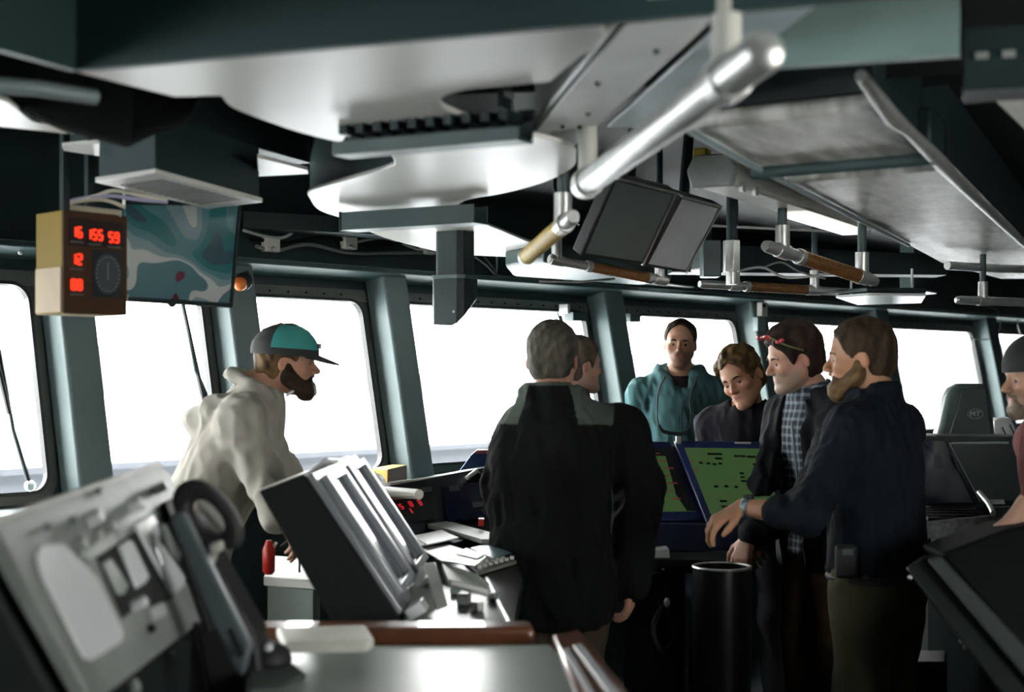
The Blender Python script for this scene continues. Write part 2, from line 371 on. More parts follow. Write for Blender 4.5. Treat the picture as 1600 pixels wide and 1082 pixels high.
# dark backing webs further in that the cut-outs show
dk = MB(); a, b = H(640, 118, 2.2), H(1010, 108, 2.2); struct('trim_33', girder(H(640, 150, 2.2), H(1500, 118, 2.2), 2.2, ZC, .02), BLACK)
hb = thing('bracket', 'small pierced dark bracket seen in the upper cut-out of the white plate', 'bracket', frame(H(789, 170, 2.14), AANG))
Mh = WM[hb.name]
link('plate', at(Mh, MB().box((0, 0, .06), (.05, .012, .12))), TEALD, hb)
for z in (.03, .075): link('rib', at(Mh, MB().box((0, -.01, z), (.04, .01, .012))), GREYM, hb)

# ------------------------------------------------------------------ left: ventilation box
def diff_box(c0, c1, c2, z0):          # near, left, right image corners of the underside
    a, b, c = H(*c0, z0), H(*c1, z0), H(*c2, z0); return [a, b, b+c-a, c]
VTP = mat('ventilation_box_paint', (.026, .046, .046), .5, spec=.3)
VT = thing('ventilation_box', 'stepped teal ventilation box with white framed grille beneath, above the orange instrument', 'ventilation box', frame(H(280, 295, 2.05), AANG))
lowp = diff_box((243, 273), (155, 286), (405, 316), 2.05)
link('lower_housing', MB().prism([p + Vector((0, 0, .012)) for p in lowp], (0, 0, .15)), VTP, VT, .004)
c_ = sum(lowp, Vector())/4
upp = diff_box((283, 199), (100, 225), (488, 255), 2.225)
link('upper_housing', MB().prism(upp, (0, 0, .225)), VTP, VT, .004)
fr = [c_+(p-c_)*1.05 for p in lowp]; inn = [c_+(p-c_)*.78 for p in lowp]
link('grille_frame', MB().ring(fr, inn, (0, 0, .014)), WHITE, VT, .003)
gl = MB(); a, b, c, d = inn
for k in range(12):
    t0 = (k+.2)/12; t1 = (k+.75)/12; gl.prism([a.lerp(d, t0), a.lerp(d, t1), b.lerp(c, t1), b.lerp(c, t0)], (0, 0, .008))
link('grille', gl, mat('light_grey_grille', (.20, .205, .19), .5), VT)
# strut box behind it: dark
solo('deckhead_box', MB().prism([p+Vector((0, 0, .28))+AX*.5-BX*.1 for p in lowp], (0, 0, .12)), TEALD, 'dark box against the deckhead behind the stepped ventilation box', 'box')
# far left: insulated bundle and pale plates
cb = MB(); cb.tube([H(-60, 100, 2.22), H(40, 120, 2.2), H(120, 150, 2.16), H(200, 170, 2.12), H(262, 160, 2.16), H(300, 140, 2.26)], [.07, .075, .085, .085, .06, .03], 16)
solo('insulated_duct', cb, mat('black_foam_lagging', (.004, .005, .005), .95, spec=.03), 'black sagging insulated duct in the upper left corner', 'duct', smooth=True)
c2 = MB(); c2.tube([H(-60, 128, 2.1), H(60, 138, 2.1), H(150, 152, 2.1)], .016, 10)
solo('pipe', c2, TEALL, 'thin pale pipe under the black duct at the upper left', 'pipe', smooth=True)
pl_ = MB().prism(hpoly([(-80, 130), (12, 160), (50, 190), (100, 200), (130, 212), (60, 204), (-80, 190)], 2.12), (0, 0, .01))
solo('soffit_plate', pl_, SOF, 'small pale ceiling plate at the left edge below the black duct', 'ceiling plate')
pl_ = MB().prism(hpoly([(402, 246), (480, 266), (482, 272), (404, 276)], 2.14), (0, 0, .01))
solo('soffit_plate', pl_, SOF, 'little triangular white plate between ventilation box and curved web', 'ceiling plate')
pl_ = MB().prism(hpoly([(97, 229), (155, 224), (155, 244), (100, 236)], 2.16), (0, 0, .01))
solo('soffit_plate', pl_, SOF, 'tiny pale triangular plate left of the ventilation box', 'ceiling plate')

# ------------------------------------------------------------------ large slanted light housing in the upper centre
CD = VIEW*math.cos(math.radians(-7.2)) + RIGHT*math.sin(math.radians(-7.2)); CS = Vector((CD.y, -CD.x, 0))
e0 = H(862, 228, 2.13); Mt = basis(e0, -CD, -CS, (0, 0, 1))
Lc = 2.3
t = thing('light_housing', 'long grey sheet-metal light housing hung aslant below the deckhead', 'light housing', Mt)
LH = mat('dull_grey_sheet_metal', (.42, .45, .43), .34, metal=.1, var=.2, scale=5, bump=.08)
LHW = mat('painted_lit_sheet_metal', (.88, .90, .90), .35, var=.08, scale=6)  # the light on this plane is painted into its colour
# local: x toward camera, y to image left is +? (basis y = z cross x)
ys = 1 if (Mt.to_3x3() @ Vector((0, 1, 0))).dot(RIGHT) > 0 else -1
def yy(v): return v*ys
pr = [(0, yy(-.075), 0), (0, yy(.07), 0), (0, yy(.13), .06), (0, yy(.13), .16), (0, yy(-.1), .16), (0, yy(-.1), .04)]
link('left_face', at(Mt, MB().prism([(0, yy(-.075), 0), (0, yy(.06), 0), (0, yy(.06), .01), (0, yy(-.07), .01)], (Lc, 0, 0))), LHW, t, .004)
link('body', at(Mt, MB().prism([(0.0, yy(-.085), .01), (0.0, yy(.075), .01), (0, yy(.11), .05), (0, yy(.11), .15), (0, yy(-.105), .15)], (Lc, 0, 0))), LH, t, .006)
link('side_fin', at(Mt, MB().prism([(.22, yy(.10), .012), (.22, yy(.22), .012), (.22, yy(.22), .022), (.22, yy(.10), .022)], (Lc-.3, 0, 0))), mat('painted_bluish_light_metal', (.55, .64, .68), .3), t, .003)  # bluish light on the fin is put into its colour
sc = MB()
for x, y in ((.12, -.01), (.3, .02), (.3, -.02), (.47, .01), (.8, -.03), (1.1, .02)): sc.ball((x, yy(y), -.002), .006, 8)
link('rivet_row', at(Mt, sc), TEALD, t)

# ------------------------------------------------------------------ hanging hand-rails
ROPE = mat('brown_cord_wrapping', (.20, .085, .02), .4, var=.35, scale=60, bump=.5, bscale=200)
ROPEY = mat('yellow_brown_cord_wrapping', (.50, .34, .06), .4, var=.25, scale=60, bump=.5, bscale=200)
def rail(label, a, b, r, posts, wrap=None, wm=ROPE, ztop=ZC, sock=True, group=None, pm=None):
    a = Vector(a); b = Vector(b); d = (b-a).normalized(); L = (b-a).length
    t = thing('grab_rail', label, 'grab rail', frame((a+b)/2), group)
    if wrap:
        u, v = wrap
        link('bar', MB().tube([a, a+d*.02, a+d*L*u], [r*.8, r, r], 18), STEEL, t, 0, True); link('bar', MB().tube([a+d*L*v, b-d*.02, b], [r, r, r*.8], 18), STEEL, t, 0, True)
        n = max(6, int(L*(v-u)/.012)); pts = [a+d*(L*(u+(v-u)*i/n)) for i in range(n+1)]
        link('grip', MB().tube(pts, [r*(1.22 if i % 2 else 1.12) for i in range(n+1)], 18), wm, t, 0, True, label='cord-wrapped grip')
        for e in (u, v):
            link('collar', MB().tube([a+d*(L*e-.012), a+d*(L*e+.012)], r*1.3, 18), STEEL, t, .002)
    else:
        link('bar', MB().tube([a, a+d*.008, a+d*.025, b-d*.025, b-d*.008, b], [r*.5, r*.85, r, r, r*.85, r*.5], 20), STEEL, t, 0, True)
    for f in posts:
        p = a+d*L*f
        link('post', MB().tube([p+Vector((0, 0, r*.6)), Vector((p.x, p.y, ztop))], r*.75, 14), pm or TEAL, t, 0, True)
        if sock: link('socket', MB().tube([p+Vector((0, 0, r*.3)), p+Vector((0, 0, r*.3+.085))], r*1.15, 16), STEEL, t, .002)
        link('clamp', MB().tube([p-d*.03, p+d*.03], r*1.2, 18), STEEL, t, .003)
rail('thick bright steel grab rail rising aslant to the upper centre, nearest of all rails', H(908, 293, 2.0), H(1200, 76, 2.0), .031, (.06, .86), sock=False, pm=CREAM)
rail('short grab rail with a yellow cord-wrapped grip beside the tilted screens', P(818, 405, 4.6), P(896, 338, 3.9), .022, (.82,), (.08, .86), ROPEY)
rail('brown cord-wrapped grab rail just under the two tilted screens', P(858, 405, 5.2), P(1043, 440, 5.5), .017, (.06, .93), (.32, .84))
rail('long level grab rail with a brown wrapped middle above the curly-haired person', P(1093, 444, 6.1), P(1345, 458, 6.5), .018, (.21, .7), (.28, .66))
rail('slanting brown cord-wrapped grab rail above the two talking men', P(1195, 384, 4.9), P(1368, 440, 5.3), .022, (.15, .87), (.3, .84))
rail('plain steel grab rail by the right edge of the picture', P(1493, 469, 6.6), P(1720, 477, 7.0), .02, (.18, .9))

# ------------------------------------------------------------------ two tilted screens under the deckhead
def slab(name, corners, th, m, parent=None, bevel=.004, back=None):
    a, b, c, d = corners; n = (b-a).cross(d-a).normalized()
    if n.dot(Vector((0, 0, CZ))-a) < 0: n = -n
    return MB().prism([p - n*th for p in corners], n*th), n
def bilin(c, u, v): return c[0].lerp(c[1], u).lerp(c[3].lerp(c[2], u), v)
def inset_quad(c, l, t, r, b): return [bilin(c, l, t), bilin(c, 1-r, t), bilin(c, 1-r, 1-b), bilin(c, l, 1-b)]
def rect3(p, px, py2, D, w, h, yaw, pitch, roll=0):
    pass
def screen(label, tl, tr, bl, Dl, Dr, Db, th=.045, scr=None, cat='screen'):
    a = P(*tl, Dl); b = P(*tr, Dr); d = P(*bl, Db); c = b+d-a
    t = thing('hanging_screen', label, cat, frame((a+b+c+d)/4)); q = [a, b, c, d]
    m, n = slab('x', q, th, RUB); link('housing', m, RUB, t, .006)
    q2 = [p+n*.001 for p in inset_quad(q, .035, .045, .05, .045)]; m, n2 = slab('x', q2, .0008, None); link('display', m, scr or SCREEN, t)
    top = MB().prism([a+n*.004, b+n*.004, b+n*.004+(d-a)*.03, a+n*.004+(d-a)*.03], -n*th*1.1); link('top_edge', top, STEEL, t)
    link('side_edge', MB().prism([b+n*.004, b+n*.004+(a-b)*.03, c+n*.004+(a-b)*.03, c+n*.004], -n*th*.5), STEEL, t)
    mid = (a+b)/2 - n*th
    link('bracket', MB().tube([mid+(d-a)*.3, Vector((mid.x, mid.y, ZC))+VIEW*.1], .02, 10), TEALD, t)
    return t
SCRM = mat('painted_sheen_dark_display', (.11, .135, .13), .4, spec=.7)  # both display greys hold painted reflected light, the right one more
screen('left of the two tilted dark screens under the deckhead', (962, 276), (1058, 300), (908, 400), 4.6, 4.95, 4.75, scr=SCRM)
screen('right of the two tilted dark screens, painted with a greyer sheen, under the deckhead', (1066, 305), (1128, 322), (1008, 417), 5.0, 5.3, 5.1, scr=mat('painted_sheen_display', (.50, .52, .54), .3, spec=.9))

# ------------------------------------------------------------------ fluorescent fixture and the big lagged duct on the right
a = H(1112, 290, 2.12); b = H(1338, 362, 2.12); d = (b-a).normalized(); sd = Vector((d.y, -d.x, 0)); L = (b-a).length
Mf = basis(a, d, sd.cross(d).cross(d) if False else Vector((0, 0, 1)).cross(d), (0, 0, 1))
t = thing('fluorescent_fixture', 'long grey fluorescent ceiling fixture with bright white diffuser beside the lagged duct', 'ceiling light', Mf)
link('housing', at(Mf, MB().prism([(0, -.06, .0), (0, .06, .0), (0, .075, .05), (0, .05, .09), (0, -.05, .09), (0, -.075, .05)], (L, 0, 0))), CREAM, t, .006)
link('end_cap', at(Mf, MB().prism([(-.01, -.064, -.005), (-.01, .064, -.005), (-.01, .08, .05), (-.01, .055, .095), (-.01, -.055, .095), (-.01, -.08, .05)], (.035, 0, 0))), GREYM, t, .006)
link('diffuser', at(Mf, MB().prism([(L*.5, -.045, -.02), (L*.5, .045, -.02), (L*.5, .05, .0), (L*.5, -.05, .0)], (L*.46, 0, 0))), mat('lit_diffuser', (.9, .9, .88), .5, emit=(1, .97, .9), estr=1.6), t, .01)
link('latch', at(Mf, MB().box((.08, -.07, .0), (.03, .012, .03)).box((.2, -.07, .0), (.03, .012, .03))), STEEL, t)
def lag(name):
    m = mat(name, (.56, .55, .48), .36, var=.08, scale=5, bump=.35, bscale=9)
    nt = m.node_tree; b = nt.nodes['Principled BSDF']; tc = nt.nodes.new('ShaderNodeTexCoord'); n = nt.nodes.new('ShaderNodeTexNoise'); n.inputs['Scale'].default_value = 7
    mp = nt.nodes.new('ShaderNodeMapping'); mp.inputs['Scale'].default_value = (.5, 2.2, 1); nt.links.new(tc.outputs['Object'], mp.inputs[0]); nt.links.new(mp.outputs[0], n.inputs['Vector'])
    r = nt.nodes.new('ShaderNodeValToRGB'); r.color_ramp.elements[0].position = .38; r.color_ramp.elements[1].position = .62
    r.color_ramp.elements[0].color = (.36, .36, .31, 1); r.color_ramp.elements[1].color = (1.0, .98, .93, 1)
    nt.links.new(n.outputs['Fac'], r.inputs[0]); nt.links.new(r.outputs[0], b.inputs['Base Color']); return m
LAG = lag('lagged_duct_canvas')
zd = 2.10
d1 = hpoly([(1062, 203), (1328, 176), (1372, 170), (1452, 246), (1182, 268)], zd)
d2 = hpoly([(1222, 287), (1478, 264), (1610, 392), (1640, 436), (1560, 436), (1470, 412), (1410, 380)], zd)
t = thing('lagged_duct', 'wide canvas-lagged ventilation duct running away overhead at the right', 'duct', frame(sum(d1, Vector())/5, AANG))
link('near_section', MB().prism(d1, (0, 0, .04)), LAG, t, .015, label='darker nearer length')
link('far_section', MB().prism(d2, (0, 0, .04)), LAG, t, .015)
for dd in (d1, d2):
    c = sum(dd, Vector())/len(dd); link('duct_shell', MB().prism([c+(p-c)*.93+UP*.045 for p in dd], (0, 0, .22)), TEALD, t)
fl = hpoly([(1165, 271), (1455, 248), (1475, 264), (1225, 286)], zd-.02)
link('joint_flange', MB().prism([p+Vector((0, 0, .03)) for p in fl], (0, 0, .1)), TEALD, t, .01)
link('edge_band', MB().tube([H(1176, 270, zd-.012), H(1462, 247, zd-.012)], .018, 10), TEAL, t, 0, True)
pe = MB(); pts = [H(1345, 118, 2.12), H(1395, 185, 2.1), H(1420, 205, 2.095), H(1470, 255, 2.09), H(1500, 288, 2.09), H(1620, 400, 2.09)]
pe.tube(pts, [.012, .02, .014, .02, .015, .015], 12)
solo('conduit_pipe', pe, STEEL, 'bright metal conduit along the right edge of the lagged duct', 'pipe', smooth=True)
pe = MB(); pe.tube([H(1062, 196, 2.09), H(1180, 262, 2.09), H(1222, 282, 2.09), H(1420, 384, 2.09)], .008, 8)
solo('conduit_pipe', pe, TEALL, 'thin pale conduit along the left edge of the lagged duct', 'pipe', smooth=True)
rb = MB().prism([H(1548, 150, 2.1), H(1700, 130, 2.1), H(1700, 300, 2.1)], (0, 0, .02)); solo('soffit_plate', rb, CREAM, 'pale triangular plate at the right edge under the dark cable tray', 'ceiling plate')
pp = MB().tube([H(1480, 415, 2.04), H(1560, 420, 2.04), H(1700, 424, 2.04)], .02, 12); solo('pipe', pp, STEEL, 'steel pipe crossing under the far end of the lagged duct', 'pipe', smooth=True)
# square diffusers further in
def diffuser(label, pts, z, up=.07, m=None):
    q = hpoly(pts, z); c = sum(q, Vector())/len(q)
    t = thing('ceiling_diffuser', label, 'ceiling diffuser', frame(c))
    link('housing', MB().prism([p+Vector((0, 0, .008)) for p in q], (0, 0, up)), TEALD, t, .004)
    link('face_plate', MB().prism([c+(p-c)*1.06 for p in q], (0, 0, .008)), m or WHITE, t)
diffuser('flat white diffuser under the tilted screens', [(985, 446), (1030, 452), (1082, 450), (1040, 444)], 2.05, .3)
diffuser('white diffuser on a dark box above the bearded man', [(1406, 456), (1440, 461), (1462, 459), (1428, 453)], 2.02, .32)
diffuser('small white diffuser plate to the right of the tilted screens', [(1080, 424), (1100, 421), (1112, 426), (1090, 430)], 2.0, .2)
t = thing('bulkhead_lamp', 'flat lamp with a bright white lens under the deckhead left of the right-hand chair', 'lamp', frame(P(1378, 470, 6.3)))
q = hpoly([(1306, 466), (1355, 462), (1447, 463), (1440, 474), (1340, 477)], 1.88)
link('lens', MB().prism(q, (0, 0, .012)), FROST, t, .003); link('cap', MB().prism([p+Vector((0, 0, .016)) for p in q], (0, 0, .02)), TEALD, t, .004)
link('hanger', MB().tube([P(1330, 460, 6.3), P(1330, 420, 6.3)], .006, 8).tube([P(1425, 460, 6.3), P(1425, 420, 6.3)], .006, 8), STEEL, t)
# shallow teal hood behind the yellow rail
t = thing('deckhead_hood', 'shallow rounded teal hood above the far middle window', 'hood', frame(P(930, 430, 6.2)))
hq = [P(790, 428, 6.2), P(800, 420, 6.4), P(870, 417, 6.4), P(980, 424, 6.3), P(1075, 450, 6.2), P(950, 445, 5.9)]
hq = hpoly([(790, 420), (850, 410), (960, 424), (1050, 440), (1000, 446), (800, 432)], 2.02)
link('shell', MB().prism(hq, (0, 0, .09)), TEAL, t, .02)
link('drip_rod', MB().tube([P(842, 440, 6.0), P(905, 441, 6.0), P(960, 436, 6.1)], .005, 8), STEEL, t)

# ------------------------------------------------------------------ spout hanging over the middle window
sp = P(711, 440, 5.6); Ms = frame((sp.x, sp.y, P(711, 508, 5.6).z), AANG-.1)
t = thing('hanging_spout', 'dark rectangular spout with a cut-off lower end hanging over the middle window', 'spout', Ms)
def oct_(w, d, c): return [(w/2, -d/2+c), (w/2, d/2-c), (w/2-c, d/2), (-w/2+c, d/2), (-w/2, d/2-c), (-w/2, -d/2+c), (-w/2+c, -d/2), (w/2-c, -d/2)]
a = oct_(.115, .13, .02); hcol = P(711, 432, 5.6).z-Ms.translation.z; htop = ZC-Ms.translation.z
link('shaft', at(Ms, MB().prism([(x, y, hcol) for x, y in a], (0, 0, htop-hcol))), TEALD, t, .003)
o8 = oct_(.14, .15, .022); vb = [Vector((x, y, .0 if y > -.02 or True else 0)) for x, y in o8]
dirR = (Ms.to_3x3().inverted() @ RIGHT)
low = MB(); bt = [Vector((x, y, max(0, .11*((Vector((x, y, 0)).dot(dirR))/.07)-.03))) for x, y in o8]; tp = [Vector((x, y, hcol+.0)) for x, y in o8]
low.add(bt+tp, [tuple(range(7, -1, -1)), tuple(range(8, 16))] + [(k, (k+1) % 8, 8+(k+1) % 8, 8+k) for k in range(8)])
link('nozzle', at(Ms, low), TEALD, t, .003)
link('collar', at(Ms, MB().prism([(x*1.04, y*1.04, hcol-.012) for x, y in o8], (0, 0, .014))), TEAL, t)
link('screw', at(Ms, MB().ball(Vector((0, 0, .05)) - (Ms.to_3x3().inverted() @ VIEW)*.08, .007, 8)), STEEL, t)

# ------------------------------------------------------------------ cables clipped along the header
CAB = mat('grey_cable_sheath', (.16, .18, .17), .4); CABW = mat('pale_cable_sheath', (.5, .52, .5), .4)
def cable(pts, D, r, m, label, group=None, y0=None):
    solo('cable', MB().tube(open_pts([onY(x, y, y0) if y0 else P(x, y, D) for x, y in pts]), r, 8), m, label, 'cable', group, smooth=True)
def open_pts(v, n=6):
    o = []
    for i in range(len(v)-1):
        p0, p1, p2, p3 = v[max(i-1, 0)], v[i], v[i+1], v[min(i+2, len(v)-1)]
        for k in range(n):
            t = k/n; o.append(.5*((2*p1)+(p2-p0)*t+(2*p0-5*p1+4*p2-p3)*t*t+(3*p1-p0-3*p2+p3)*t**3))
    return o+[v[-1]]
cable([(400, 385), (430, 392), (480, 382), (540, 395), (600, 396), (690, 394)], 0, .009, CAB, 'thick grey cable, lowest of those clipped along the header left of the spout', None, 4.83)
cable([(380, 360), (440, 372), (490, 345), (540, 378), (600, 372), (660, 392), (690, 385)], 5.8, .007, CABW, 'pale looping cable along the header left of the spout', None, 4.84)
cable([(390, 372), (450, 380), (520, 372), (580, 388), (650, 375), (690, 380)], 5.85, .008, BLACK, 'black cable between the two paler ones left of the spout', None, 4.835)
cable([(420, 345), (470, 360), (500, 352), (545, 362), (600, 368)], 5.7, .005, CABW, 'thin pale cable highest on the header left of the spout', None, 4.86)
for i, (x, y, w_) in enumerate(((423, 383, 'leftmost'), (545, 380, 'middle'), (668, 388, 'rightmost'))):
    t = thing('cable_clip', f'{w_} bright metal cable clip on the header left of the spout', 'cable clip', frame(onY(x, y, 4.83)))
    link('band', MB().box(onY(x, y, 4.83), (.075, .04, .06)), CREAM, t, .004)
    link('bolt', MB().ball(onY(x+4, y+6, 4.805), .012, 8), STEEL, t)
cable([(742, 402), (760, 415), (775, 428), (776, 395)], 5.7, .005, CABW, 'thin pale wire right of the hanging spout', None, 4.84)
cable([(742, 382), (770, 418), (785, 432), (860, 434), (905, 432)], 5.9, .005, CAB, 'grey wire running from the spout along the teal hood', None, 4.835)
cable([(1545, 480), (1560, 488), (1562, 515), (1548, 530), (1515, 530)], 6.6, .005, CABW, 'curling wire at the window by the right edge', None, 4.84)
cable([(1592, 480), (1590, 505), (1596, 525), (1604, 530)], 6.6, .006, CAB, 'hanging cable loop at the right edge of the picture', None, 4.84)
cable([(1150, 425), (1190, 418), (1230, 434), (1300, 428)], 6.2, .006, CABW, 'tangled pale cable behind the level grab rail')
cable([(1190, 420), (1220, 410), (1250, 425), (1290, 436)], 6.25, .005, CAB, 'tangled grey cable behind the level grab rail')
cable([(1100, 352), (1180, 356), (1290, 361), (1360, 362)], 5.9, .006, CABW, 'straight pale conduit behind the fluorescent fixture')
cable([(880, 300), (890, 330), (905, 352)], 5.4, .004, CAB, 'thin wire beside the thick steel rail end')

# black void boxes / trunking in the far deckhead
tr = MB().prism([P(380, 330, 6.0), P(700, 348, 6.4), P(700, 372, 6.4), P(380, 356, 6.0)], VIEW*.2); solo('cable_trunking', tr, TEALD, 'long dark trunking above the clipped cables', 'trunking')
tr = MB().prism([P(1050, 380, 6.8), P(1480, 398, 7.4), P(1480, 430, 7.4), P(1050, 425, 6.8)], VIEW*.2); solo('cable_trunking', tr, TEALD, 'long dark trunking behind the wrapped rails on the right', 'trunking')
bx = MB().box(P(1110, 405, 6.2), (.12, .08, .16), Matrix.Rotation(HD, 4, 'Z')); solo('junction_box', bx, TEAL, 'teal junction box right of the tilted screens', 'junction box', bevel=.006)
t = thing('hanger_post', 'pale hanging post of faceted metal left of the slanting wrapped rail', 'post', frame(P(1143, 430, 5.6)))
link('sleeve', MB().tube([P(1143, 376, 5.6), P(1143, 425, 5.6)], .035, 6), STEEL, t, .002); link('rod', MB().tube([P(1143, 425, 5.6), P(1143, 445, 5.6)], .022, 10), STEEL, t, 0, True); link('stem', MB().tube([P(1143, 376, 5.6), P(1143, 376, 5.6)+Vector((0, 0, .45))], .02, 10), TEALD, t)
bx = MB().box(P(1097, 244, 5.0), (.06, .05, .05), Matrix.Rotation(AANG, 4, 'Z')); solo('yellow_box', bx, YEL, 'small yellow box between light housing and fluorescent fixture', 'box', bevel=.006)

# thermostats / boxes on the pillars
t = thing('pillar_switch', 'white switch box with a dark button high on the pillar above the curly-haired person', 'switch', frame(P(1191, 484, 7.3)))
Mr = Matrix.Rotation(HD-PI/2, 4, 'Z')
link('case', MB().box(onY(1191, 484, 4.80), (.07, .04, .09)), CREAM, t, .004); link('button', MB().box(onY(1194, 478, 4.775), (.02, .01, .02)), BLACK, t)
solo('pillar_box', MB().box(onY(1186, 507, 4.81), (.09, .04, .09)), TEALL, 'grey box just below the white switch on the pillar', 'box', bevel=.004)
solo('window_sensor', MB().box(onY(899, 495, 4.93), (.12, .07, .05)), TEAL, 'small blue-grey block at the upper right corner of the middle window', 'block', bevel=.004)
solo('window_sensor', MB().box(onY(986, 497, 4.93), (.10, .07, .05)), TEAL, 'small blue-grey block at the upper left corner of the window behind the man in teal', 'block', bevel=.004)
solo('wall_clip', MB().box(onY(882, 483, 4.85), (.02, .06, .05)), STEEL, 'little metal clip on the header above the middle window', 'clip')
# ------------------------------------------------------------------ orange instrument box and status board at the left
ORG = mat('ochre_enamel', (.24, .16, .022), .7, var=.06, spec=.2); ORD = mat('brown_front_plate', (.06, .028, .012), .6, var=.1, spec=.2)
LED = mat('red_led_segments', (.5, .02, .01), .5, emit=(1, .035, .008), estr=1.3, var=0)
def span(a, b, h):                 # an upright quad between two top points
    return [a, b, b-Vector((0, 0, h)), a-Vector((0, 0, h))]
a = P(97, 328, 3.86); b = P(196, 344, 4.02); hh = (490-328)/FP*3.86; fx = (b-a); fx.z = 0; wv = fx.length; fx.normalize(); fn = Vector((fx.y, -fx.x, 0))
if fn.dot(VIEW) > 0: fn = -fn
Mi = basis(Vector((a.x, a.y, a.z)), fx, (0, 0, 1)); Mi = basis(a, fx, (0, 0, 1), fn)      # local x right, y up, z out of the face
def loc(M, mb): return at(M, mb)
if Mi.to_3x3().determinant() < 0: raise Exception('flip')
t = thing('wind_indicator', 'ochre instrument box with red digits and a round dial at the upper left', 'instrument', Mi)
sd_ = P(56, 336, 3.97)-a; dep = .17
body = MB(); sv = Vector((sd_.x, sd_.y, 0))
wv2 = wv
body.prism([a, a+fx*wv2, a+fx*wv2-UP*hh, a-UP*hh], sv); link('case', body, ORG, t, .003)
low = MB().prism([a-UP*hh*.55+sv*.02+sv.normalized().cross(UP)*0, a-UP*hh*.55+sv*.97, a-UP*hh*.985+sv*.97, a-UP*hh*.985+sv*.02], -fx*.004); link('side_panel', low, mat('cream_side_panel', (.50, .40, .27), .6, spec=.2), t, label='cream lower half of the left side')
def F(mb): return at(Mi, mb)
link('front_plate', F(MB().prism([(x, y, .001) for x, y in rrect(wv, hh, .004, 2, wv/2, -hh/2)], (0, 0, .006))), ORD, t)
link('upper_window', F(MB().prism([(x, y, .007) for x, y in ((.045*1, -.02), (wv-.012, -.02), (wv-.012, -.095), (.015, -.095), (.015, -.02))], (0, 0, .002))), mat('dark_brown_glass', (.02, .008, .006), .2), t)
SEG = {'0': 'abcdef', '1': 'bc', '2': 'abged', '3': 'abgcd', '4': 'fgbc', '5': 'afgcd', '6': 'afgecd', '7': 'abc', '8': 'abcdefg', '9': 'abcdfg', 'b': 'fgecd', 'L': 'fed'}
def digit(mb, ch, x, y, w, h, s=.0042, z=.009):
    q = {'a': (0, h/2, w, s), 'g': (0, 0, w, s), 'd': (0, -h/2, w, s), 'f': (-w/2, h/4, s, h/2), 'b': (w/2, h/4, s, h/2), 'e': (-w/2, -h/4, s, h/2), 'c': (w/2, -h/4, s, h/2)}
    for c in SEG[ch]:
        dx, dy, sw, sh = q[c]; mb.box((x+dx, y+dy, z), (sw, sh, .003))
k = wv/.18
for s_, x0, y0 in (('16', .035, -.052), ('155', .085, -.055), ('59', .140, -.058), ('12', .035, -.126), ('88', .035, -.196)):
    mb = MB()
    for i, ch in enumerate(s_[:3] if len(s_) < 3 else s_): digit(mb, ch, (x0+(i-(len(s_)-1)/2)*.0165)*k, y0-.006, .0105*k, .026, .0065)
    link('digits', F(mb), LED, t)
    link('caption_strip', F(MB().box((x0*k, y0-.033, .0085), (.036*k, .006, .002))), mat('faint_caption', (.07, .075, .07), .6), t)
link('dial_panel', F(MB().prism([(x, y, .006) for x, y in rrect(.088*k, .132, .004, 3, .122*k, -.168)], (0, 0, .003))), mat('black_dial_panel', (.012, .016, .017), .3), t)
dl = link('dial', F(MB().prism([(.122*k+.038*k*math.cos(2*PI*i/32), -.168+.056*math.sin(2*PI*i/32), .009) for i in range(32)], (0, 0, .002))), mat('blue_grey_dial', (.05, .062, .07), .35), t)
tk = MB()
for i in range(24):
    an = 2*PI*i/24; tk.box((.122*k+.033*k*math.cos(an), -.168+.048*math.sin(an), .0115), (.002, .002, .001))
link('tick_ring', F(tk), CREAM, dl); link('needle', F(MB().box((.122*k, -.16, .0115), (.002, .05, .001))), GREYM, dl)
link('hanger', MB().box(a+sv*.5+fx*.05+UP*.13, (.02, .02, .26)).box(a+sv*.5+fx*.13+UP*.13, (.02, .02, .26)), TEALD, t)
solo('screw', MB().ball(onY(32, 394, 4.86), .012, 8), STEEL, 'little bright screw head on the header left of the orange instrument', 'screw')
# cables bundled on top
for i, (pts, m, lb) in enumerate((([(100, 322), (115, 316), (160, 312), (195, 324)], mat('beige_cable', (.5, .46, .34), .5), 'beige cable lying on top of the orange instrument'),
    ([(96, 322), (120, 312), (170, 306), (215, 312), (262, 316)], mat('lilac_cable', (.35, .35, .5), .5), 'lilac cable crossing above the orange instrument'),
    ([(105, 318), (150, 306), (180, 298), (230, 308), (262, 314)], mat('pale_beige_cable', (.62, .6, .48), .5), 'pale beige cable, uppermost above the orange instrument'))):
    cable(pts, 4.0, .006, m, lb)
solo('bracket_rail', MB().tube([P(110, 325, 3.98), P(190, 334, 4.0)], .010, 8), mat('beige_cable'  , (0, 0, 0)), 'beige mounting rail behind the top of the orange instrument', 'rail')
